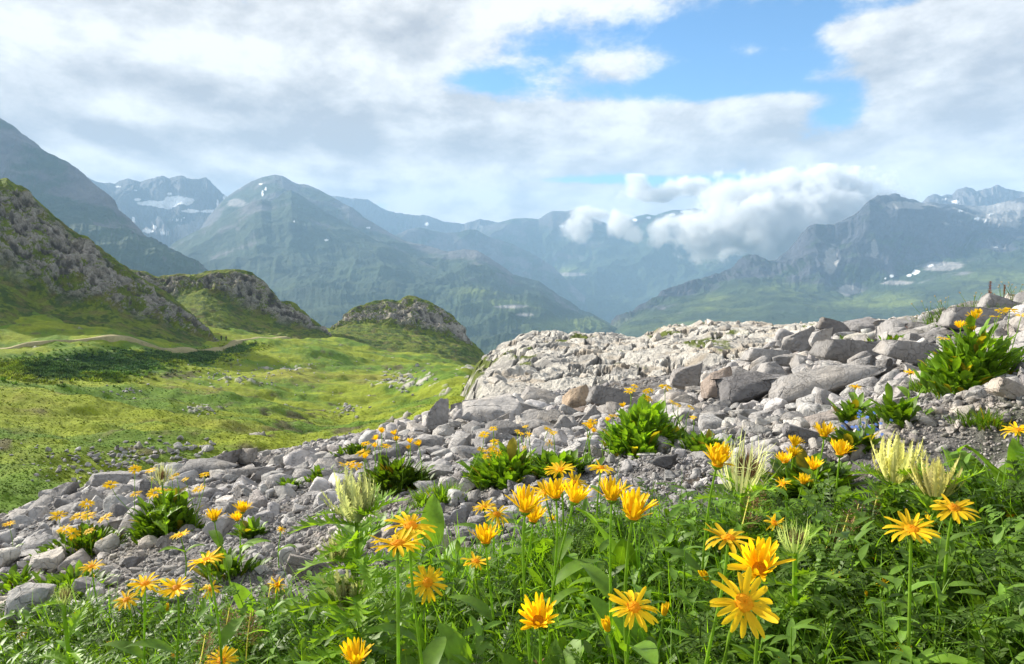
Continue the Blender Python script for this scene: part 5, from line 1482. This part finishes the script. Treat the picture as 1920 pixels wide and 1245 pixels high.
for k, (px, py, Y) in enumerate(ros_spots):
    x = (px - 960) / F * Y
    if py is None: Y = max(Y, 1.0) if px < 1150 else min(max(Y, .95), 1.3)
    root = obj('broad_leaf_plant', None, loc=(x, Y, ground_at(x, Y) - .005), rot=(0, 0, rng.uniform(0, 6.28)), scale=rng.uniform(.65, 1.05) * (1.0 if Y > 1.05 else .7))
    tag(root, 'broad leaved green plant growing in the thick foreground undergrowth', 'plant', 'broad leaved plants of the foreground undergrowth')
    for m in ROS[k % len(ROS)]: obj('leaf', m, None, root)


def sprig_proto(seed, hgt, nl, ll, lw, tone, feathery=False):
    global rng
    keep = rng; rng = np.random.default_rng(seed); mb = MB()
    bend = rng.normal(0, .25, 2)
    t = np.linspace(0, 1, 6)[:, None]
    pts = np.concatenate([bend[0] * t ** 2, bend[1] * t ** 2, t], 1) * hgt
    tube(mb, pts, [.0016 * (1.2 - .8 * q) for q in t[:, 0]], 4, np.array((1.1, 1.05, .9)) * tone)
    for k in range(nl):
        f = (k + .8) / nl; p = np.array([np.interp(f, t[:, 0], pts[:, i]) for i in range(3)]); a = k * 2.4 + rng.normal(0, .3); el = rng.uniform(.1, 1.0)
        d = np.array((math.cos(a) * math.cos(el), math.sin(a) * math.cos(el), math.sin(el))); up = (-math.cos(a) * math.sin(el), -math.sin(a) * math.sin(el), math.cos(el))
        l = ll * rng.uniform(.7, 1.2) * (1.1 - .4 * f); c = np.array((1, 1, rng.uniform(.8, 1.6))) * rng.uniform(.7, 1.25) * tone
        if feathery:
            tube(mb, [p, p + d * l], .0007, 3, c)
            sd_ = np.cross(d, up)
            for q in range(6):
                b = p + d * l * (q + .6) / 6.2
                for sg in (1, -1):
                    blade(mb, b, d * .6 + sd_ * sg + rng.normal(0, .15, 3), up, l * .30 * (1.1 - .1 * q), lw * .55, 2, 'lance', .3, .2, c)
        else:
            blade(mb, p, d, up, l, lw, 4, 'lance', rng.uniform(.2, .9), .25, c)
    rng = keep
    return np.concatenate(mb.v), mb, np.concatenate(mb.c)


def scatter_plants(name, protos, pos, size, tilt, mat, bright):
    n = len(pos); pick = rng.integers(len(protos), size=n); Rm = rotmats(n, tilt); out = MB()
    for k, (v, mb, c) in enumerate(protos):
        idx = np.where(pick == k)[0]
        if not len(idx): continue
        V = np.einsum('nij,vj->nvi', Rm[idx], v) * size[idx][:, None, None] + pos[idx][:, None, :]
        offs = (np.arange(len(idx)) * len(v))[:, None, None]
        q = (np.concatenate(mb.q)[None] + offs).reshape(-1, 4) if mb.q else None
        C = np.repeat(bright[idx][:, None, None], len(v), 1) * c[None]
        out.add(V.reshape(-1, 3), quads=q, col=C.reshape(-1, 3))
    return tag(obj(name, out.mesh(name), mat), kind='stuff')


HERB = [sprig_proto(900 + k, [.10, .14, .12, .17][k % 4], 12 + k % 5, .045, .011, [1, .85, 1.1][k % 3]) for k in range(6)]
FEATH = [sprig_proto(930 + k, [.12, .16][k % 2], 9, .06, .010, [.75, .9, .7][k % 3], True) for k in range(5)]


def yveg(u): return np.interp(u, [-200, 0, 250, 420, 560, 700, 850, 1000, 1200, 1350, 1600, 1900, 2600], [2.2, 2.1, 1.88, 1.70, 1.66, 1.60, 1.66, 1.70, 1.70, 1.66, 1.46, 1.30, 1.30])


def veg_points(n, ylo=.5, umin=-800, umax=3300, edge=1.0):
    n = int(n * 1.7)
    u = rng.uniform(umin, umax, n * 3); Y = ylo + (yveg(u) * edge - ylo) * np.sqrt(rng.random(n * 3))
    x = (u - 960) / F * Y
    keep = (Y < yveg(u) * edge - 0.28 * (fbm(x / .22, Y / .22, None, 3, 77) + .25)) 
    x, Y, u = x[keep][:n], Y[keep][:n], u[keep][:n]
    return np.stack([x, Y, gnd.h(x, Y) - .004], 1), u


p_, u_ = veg_points(2700)
p_ = p_[rng.random(len(p_)) < np.interp(u_, [500, 700, 1250, 1450], [1, .5, .5, 1])]
scatter_plants('undergrowth', HERB, p_, rng.uniform(.6, 1.25, len(p_)), .25, green, rng.uniform(.6, 1.2, len(p_)))
p_, u_ = veg_points(2600)
wgt = np.clip(np.interp(u_, [0, 500, 700, 1200, 1400, 1920], [.7, .6, .12, .15, .6, .75]), 0, 1)
p_ = p_[rng.random(len(p_)) < wgt]
scatter_plants('undergrowth', FEATH, p_, rng.uniform(.6, 1.25, len(p_)), .3, green, rng.uniform(.55, 1.1, len(p_)))
# grass blades
gp = []
for k in range(10):
    mb = MB(); kk = rng; 
    for q in range(7):
        a = rng.uniform(0, 6.28); el = rng.uniform(.9, 1.5); l = rng.uniform(.08, .19)
        blade(mb, (rng.normal(0, .008), rng.normal(0, .008), 0), (math.cos(a) * math.cos(el), math.sin(a) * math.cos(el), math.sin(el)), (-math.cos(a) * math.sin(el), -math.sin(a) * math.sin(el), math.cos(el)), l, rng.uniform(.0025, .005), 5, 'grass', rng.uniform(.2, 1.5), .15, np.array((1.05, 1.1, .9)) * rng.uniform(.8, 1.3))
    gp.append((np.concatenate(mb.v), mb, np.concatenate(mb.c)))
p_, u_ = veg_points(5200, edge=1.03)
scatter_plants('grass', gp, p_, rng.uniform(.7, 1.3, len(p_)), .2, green, rng.uniform(.9, 1.6, len(p_)))


# --- brown seed heads of grass, white seed plants, red dock, forget-me-nots
def seed_grass(px, py, Y, label, n=1):
    p = at(px, py, Y); bz = ground_at(p[0], Y)
    root = obj('seeding_grass', None, loc=(p[0] - .02, Y, bz)); tag(root, label, 'grass plant', 'grasses gone to seed')
    o = np.array((p[0] - .02, Y, bz)); mb, pts = stem_mesh((0, 0, 0), p - o, (.2, 0, 1), .0009)
    obj('stem', mb.mesh('stem'), straw, root)
    m2 = MB()
    for k in range(170):
        f = rng.random() ** .8; b = pts[-1] + np.array((0, 0, -.06 * f)); a = rng.uniform(0, 6.28); r = .006 + .028 * f * rng.random()
        q = b + np.array((math.cos(a) * r, math.sin(a) * r, rng.uniform(-.004, .012)))
        blade(m2, q, (math.cos(a), math.sin(a), .8), (0, 0, 1), rng.uniform(.003, .006), .0022, 2, 'lance', .2, .3, np.array((1.5, 1.35, 1.5)) * rng.uniform(.6, 1.6))
        if k % 4 == 0: tube(m2, [b, q], .0003, 3, (1.5, 1.3, 1))
    obj('seed_head', m2.mesh('seed_head'), brown, root)


for (a, b, Y, lab) in [(1610, 945, 1.25, 'brownish feathery grass head in front of the right hand thistles'), (1645, 930, 1.3, 'brown grass plume just right of the feathery one'), (1590, 965, 1.2, 'low brown grass plume over the dark herbs'), (470, 1150, 1.3, 'brown grass plume in the herbs left of the thistle'), (430, 1140, 1.35, 'brown grass plume nearest the tilted left daisy stem'),
                       (510, 1080, 1.5, 'brown seed plume beside the tattered orange daisy'), (1405, 930, 1.3, 'grey seeding grass beside the shaggy daisy stem'), (385, 1190, 1.15, 'brown plume low in the herbs under the loose daisy'), (1010, 1255, .95, 'seed plume at the bottom edge in the middle'), (1560, 985, 1.25, 'thin plume right of the hairy thistle head'), (1420, 900, 1.45, 'thin grey plume left of the small stacked cups')]:
    seed_grass(a, b, Y, lab)


def white_seed(px, py, Y, label):
    p = at(px, py, Y); bz = ground_at(p[0], Y)
    root = obj('seed_plant', None, loc=(p[0], Y, bz)); tag(root, label, 'plant', 'seeding stalks on the right hand skyline')
    mb = MB(); H = max(p[2] - bz, .1)
    for k in range(9):
        e_ = np.array((rng.normal(0, .10), rng.normal(0, .06), H * rng.uniform(.65, 1.05)))
        tube(mb, [(0, 0, 0), e_ * np.array((.4, .4, .6)), e_], .0016, 3, (1.2, 1.1, 1))
        m2 = MB()
        for q in range(14):
            a = rng.normal(0, 1, 3); blade(m2, e_, a, rng.normal(0, 1, 3), .011, .006, 2, 'lance', .2, .2, np.array((.75, .6, 1.0)))
        obj('seed_head', m2.mesh('seed_head'), straw, root)
    obj('stem', mb.mesh('stem'), green, root)


for (a, b, Y, lab) in [(1745, 568, 7.0, 'whitish seeding stalks leftmost on the right hand skyline'), (1775, 556, 6.8, 'whitish seeding stalks second along the right hand skyline'), (1825, 540, 6.6, 'tall pale seeding stalk standing alone on the skyline'), (1882, 536, 6.4, 'pale seeding stalks right of the rusty dock on the skyline'), (1905, 530, 6.4, 'pale seeding stalks at the very end of the skyline'), (1720, 590, 7.2, 'low seeding stalks where the grassy skyline meets the boulders')]:
    white_seed(a, b, Y, lab)


def dock(px, py, by, Y, label):
    p = at(px, py, Y); bz = float(at(px, by, Y)[2]); H = p[2] - bz
    root = obj('dock_plant', None, loc=(p[0], Y, bz)); tag(root, label, 'plant', 'rusty dock stalks at the right')
    mb = MB(); tube(mb, [(0, 0, 0), (0, 0, H)], .003, 4, (1, .7, .6)); obj('stem', mb.mesh('stem'), brown, root)
    m2 = MB()
    for k in range(160):
        f = rng.random(); a = rng.uniform(0, 6.28); r = H * .10 * (1 - .6 * f) * rng.random()
        blade(m2, (math.cos(a) * r, math.sin(a) * r, H * (.3 + .7 * f)), (math.cos(a), math.sin(a), .6), (0, 0, 1), H * .07, H * .05, 2, 'oval', .2, .2, np.array((1.6, .75, .6)) * rng.uniform(.7, 1.3))
    obj('seed_head', m2.mesh('seed_head'), brown, root)


dock(1857, 528, 565, 6.3, 'tall rusty dock stalk on the skyline at the right')
dock(1884, 534, 560, 6.3, 'shorter rusty dock stalk right of the tall one')
dock(1699, 612, 645, 7.0, 'rusty dock stalk in the green strip between boulders')
dock(1612, 622, 640, 8.5, 'reddish dock at the left end of the green strip')

p = gnd.hit(1618, 842); yb = 2.0
p = at(1618, 842, yb); p[2] = ground_at(p[0], yb)
root = obj('forget_me_not', None, loc=p); tag(root, 'cluster of small blue forget-me-nots in the gravel at the right', 'flower')
mb, ms_ = MB(), MB()
for k in range(60):
    hx, hy = rng.normal(1618, 26), rng.normal(806, 13)
    q = at(hx, hy, yb + rng.normal(0, .03)) - np.array(p)
    if k % 2 == 0: tube(ms_, [(q[0] * .5, q[1] * .5, 0), q * np.array((.8, .8, .6)), q], .0009, 3, (1.2, 1.2, 1))
    nn = np.array((rng.normal(0, .4), -.6, .7)); _, s_, w_ = frame(nn)
    for i in range(5):
        a = i * 1.2566; dd = s_ * math.cos(a) + w_ * math.sin(a)
        blade(mb, q, dd, nn, .0055, .0055, 2, 'oval', .1, .1, np.array((1, 1, 1)) * rng.uniform(.8, 1.25))
obj('stem', ms_.mesh('stem'), green, root); obj('blossom', mb.mesh('blossom'), blue, root)


# --- hikers on the path
def hiker(px, by, h_px, label, coat, facing):
    Y = 158.0
    p = at(px, by, Y); z = max(float(meadow.h(p[0], Y)) + .2, p[2]); H = h_px * Y / F
    bm = bmesh.new(); s = H / 1.75
    J = {'pelvis': (0, 0, .95), 'chest': (0, .02, 1.32), 'neck': (0, .02, 1.50), 'head': (0, 0, 1.66), 'crown': (0, 0, 1.76), 'lk': (-.11, -.08, .50), 'lf': (-.11, .02, .06), 'lt': (-.11, -.16, .03), 'rk': (.11, -.10, .52), 'rf': (.11, .12, .10), 'rt': (.11, -.04, .05), 'ls': (-.19, .02, 1.42), 'le': (-.25, .06, 1.16), 'lh': (-.24, -.06, .92), 'rs': (.19, .02, 1.42), 're': (.25, .04, 1.16), 'rh': (.24, -.14, .95)}
    rad = {'pelvis': .15, 'chest': .16, 'neck': .06, 'head': .10, 'crown': .07, 'lk': .075, 'lf': .05, 'lt': .04, 'rk': .075, 'rf': .05, 'rt': .04, 'ls': .07, 'le': .05, 'lh': .04, 'rs': .07, 're': .05, 'rh': .04}
    E_ = [('pelvis', 'chest'), ('chest', 'neck'), ('neck', 'head'), ('head', 'crown'), ('pelvis', 'lk'), ('lk', 'lf'), ('lf', 'lt'), ('pelvis', 'rk'), ('rk', 'rf'), ('rf', 'rt'), ('chest', 'ls'), ('ls', 'le'), ('le', 'lh'), ('chest', 'rs'), ('rs', 're'), ('re', 'rh')]
    ks = list(J); vs = [bm.verts.new([q * s for q in J[k]]) for k in ks]
    for a, b in E_: bm.edges.new((vs[ks.index(a)], vs[ks.index(b)]))
    me = bpy.data.meshes.new('person'); bm.to_mesh(me); bm.free()
    m, nt, out = new_mat('hiking_clothes'); b = N(nt, 'ShaderNodeBsdfPrincipled', i_Roughness=.9); b.inputs['Base Color'].default_value = (*coat, 1); nt.links.new(b.outputs[0], out.inputs[0])
    o = obj('person', me, m, None, (p[0], Y, z), (0, 0, facing)); tag(o, label, 'person')
    md = o.modifiers.new('skin', 'SKIN'); md.use_smooth_shade = True
    for v, k in zip(me.skin_vertices[0].data, ks): v.radius = (rad[k] * s, rad[k] * s)
    me.skin_vertices[0].data[0].use_root = True
    o.modifiers.new('sub', 'SUBSURF').levels = 1
    pk = MB(); v, f = ICO[2]; pk.add(v * np.array((.16, .12, .24)) * s + np.array((0, .20, 1.24)) * s, tris=f)
    m2, nt, out = new_mat('rucksack'); b = N(nt, 'ShaderNodeBsdfPrincipled', i_Roughness=.8); b.inputs['Base Color'].default_value = (.05, .03, .03, 1); nt.links.new(b.outputs[0], out.inputs[0])
    obj('rucksack', pk.mesh('rucksack'), m2, o)


hiker(415.5, 649, 10.5, 'hiker in dark clothes on the path, the left one of two', (.02, .025, .03), .3)
hiker(424.5, 648, 10.0, 'hiker in a dark brown jacket on the path, right of the other', (.05, .025, .02), -.3)
# ------------------------------------------------------------------ cloud bank lying against the far mountains
CL = [  # px, py, distance, radius px across, radius px up
    (1400, 425, 3300, 120, 52), (1480, 432, 3300, 95, 62), (1330, 440, 3300, 70, 44), (1440, 395, 3350, 110, 40), (1530, 400, 3400, 100, 76), (1590, 372, 3500, 80, 46), (1530, 350, 3500, 100, 40), (1450, 368, 3500, 120, 40),
    (1400, 370, 3600, 70, 24), (1240, 438, 3300, 24, 26), (1158, 418, 3300, 24, 28), (1188, 440, 3300, 20, 14), (1082, 424, 3400, 30, 24), (1120, 400, 3600, 50, 14), (1300, 415, 3400, 44, 22), (1200, 345, 3800, 28, 24), (1290, 352, 3800, 60, 18), (1230, 365, 3800, 60, 14)]
cm, nt, out = new_mat('cloud_vapour'); L = nt.links.new
pos = N(nt, 'ShaderNodeNewGeometry').outputs['Position']
wn = N(nt, 'ShaderNodeTexNoise', i_Scale=0.0080, i_Detail=9.0, i_Roughness=0.66); L(pos, wn.inputs['Vector'])
fac = None
for (a, b, D, ra, rb) in CL:
    p = at(a, b, D)
    s = N(nt, 'ShaderNodeVectorMath', operation='SUBTRACT'); L(pos, s.inputs[0]); s.inputs[1].default_value = p
    m_ = N(nt, 'ShaderNodeVectorMath', operation='MULTIPLY'); L(s.outputs[0], m_.inputs[0]); m_.inputs[1].default_value = (F / ra / D, F / D / (ra * .6 + rb * .4), F / rb / D)
    l = N(nt, 'ShaderNodeVectorMath', operation='LENGTH'); L(m_.outputs[0], l.inputs[0])
    v = math_n(nt, 'SUBTRACT', 1.0, l.outputs['Value'])
    fac = v if fac is None else math_n(nt, 'MAXIMUM', fac, v)
nz = math_n(nt, 'MULTIPLY', math_n(nt, 'SUBTRACT', wn.outputs[0], 0.5), 4.0)
dn = maprange(nt, math_n(nt, 'ADD', fac, nz), 0.05, 0.50, 0.0, 0.026)
pv = N(nt, 'ShaderNodeVolumePrincipled', i_Anisotropy=0.0); pv.inputs['Color'].default_value = (1, 1, 1, 1)
L(dn, pv.inputs['Density']); L(pv.outputs[0], out.inputs['Volume'])
lo = np.array([at(1020, 330, 3000)[0] * 1.0, 3000, at(1020, 520, 3300)[2]]); hi = np.array([at(1800, 400, 3900)[0], 4050, 440.0])
bv = np.array([(x, y, z) for z in (lo[2], hi[2]) for y in (lo[1], hi[1]) for x in (lo[0], hi[0])])
tag(obj('cloud_bank', mesh_np('cloud_bank', bv, [(0, 2, 3, 1), (4, 5, 7, 6), (0, 1, 5, 4), (2, 6, 7, 3), (0, 4, 6, 2), (1, 3, 7, 5)], smooth_shade=False), cm), kind='stuff')
cy.volume_step_rate = 0.5
HAZE = 1.8e-4
# ------------------------------------------------------------------ haze
hx0, hx1, hy0, hy1, hz0, hz1 = -6200, 6200, -1500, 6100, -2600, 535
hv = np.array([(a, b, c_) for c_ in (hz0, hz1) for b in (hy0, hy1) for a in (hx0, hx1)], float)
hq = [(0, 2, 3, 1), (4, 5, 7, 6), (0, 1, 5, 4), (2, 6, 7, 3), (0, 4, 6, 2), (1, 3, 7, 5)]
hm, nt, out = new_mat('haze_air')
pv = N(nt, 'ShaderNodeVolumePrincipled', i_Density=HAZE, i_Anisotropy=0.0)
pv.inputs['Color'].default_value = (0.40, 0.64, 0.92, 1)
nt.links.new(pv.outputs[0], out.inputs['Volume'])
hz = obj('haze', mesh_np('haze', hv, hq, smooth_shade=False), hm)
tag(hz, kind='stuff')
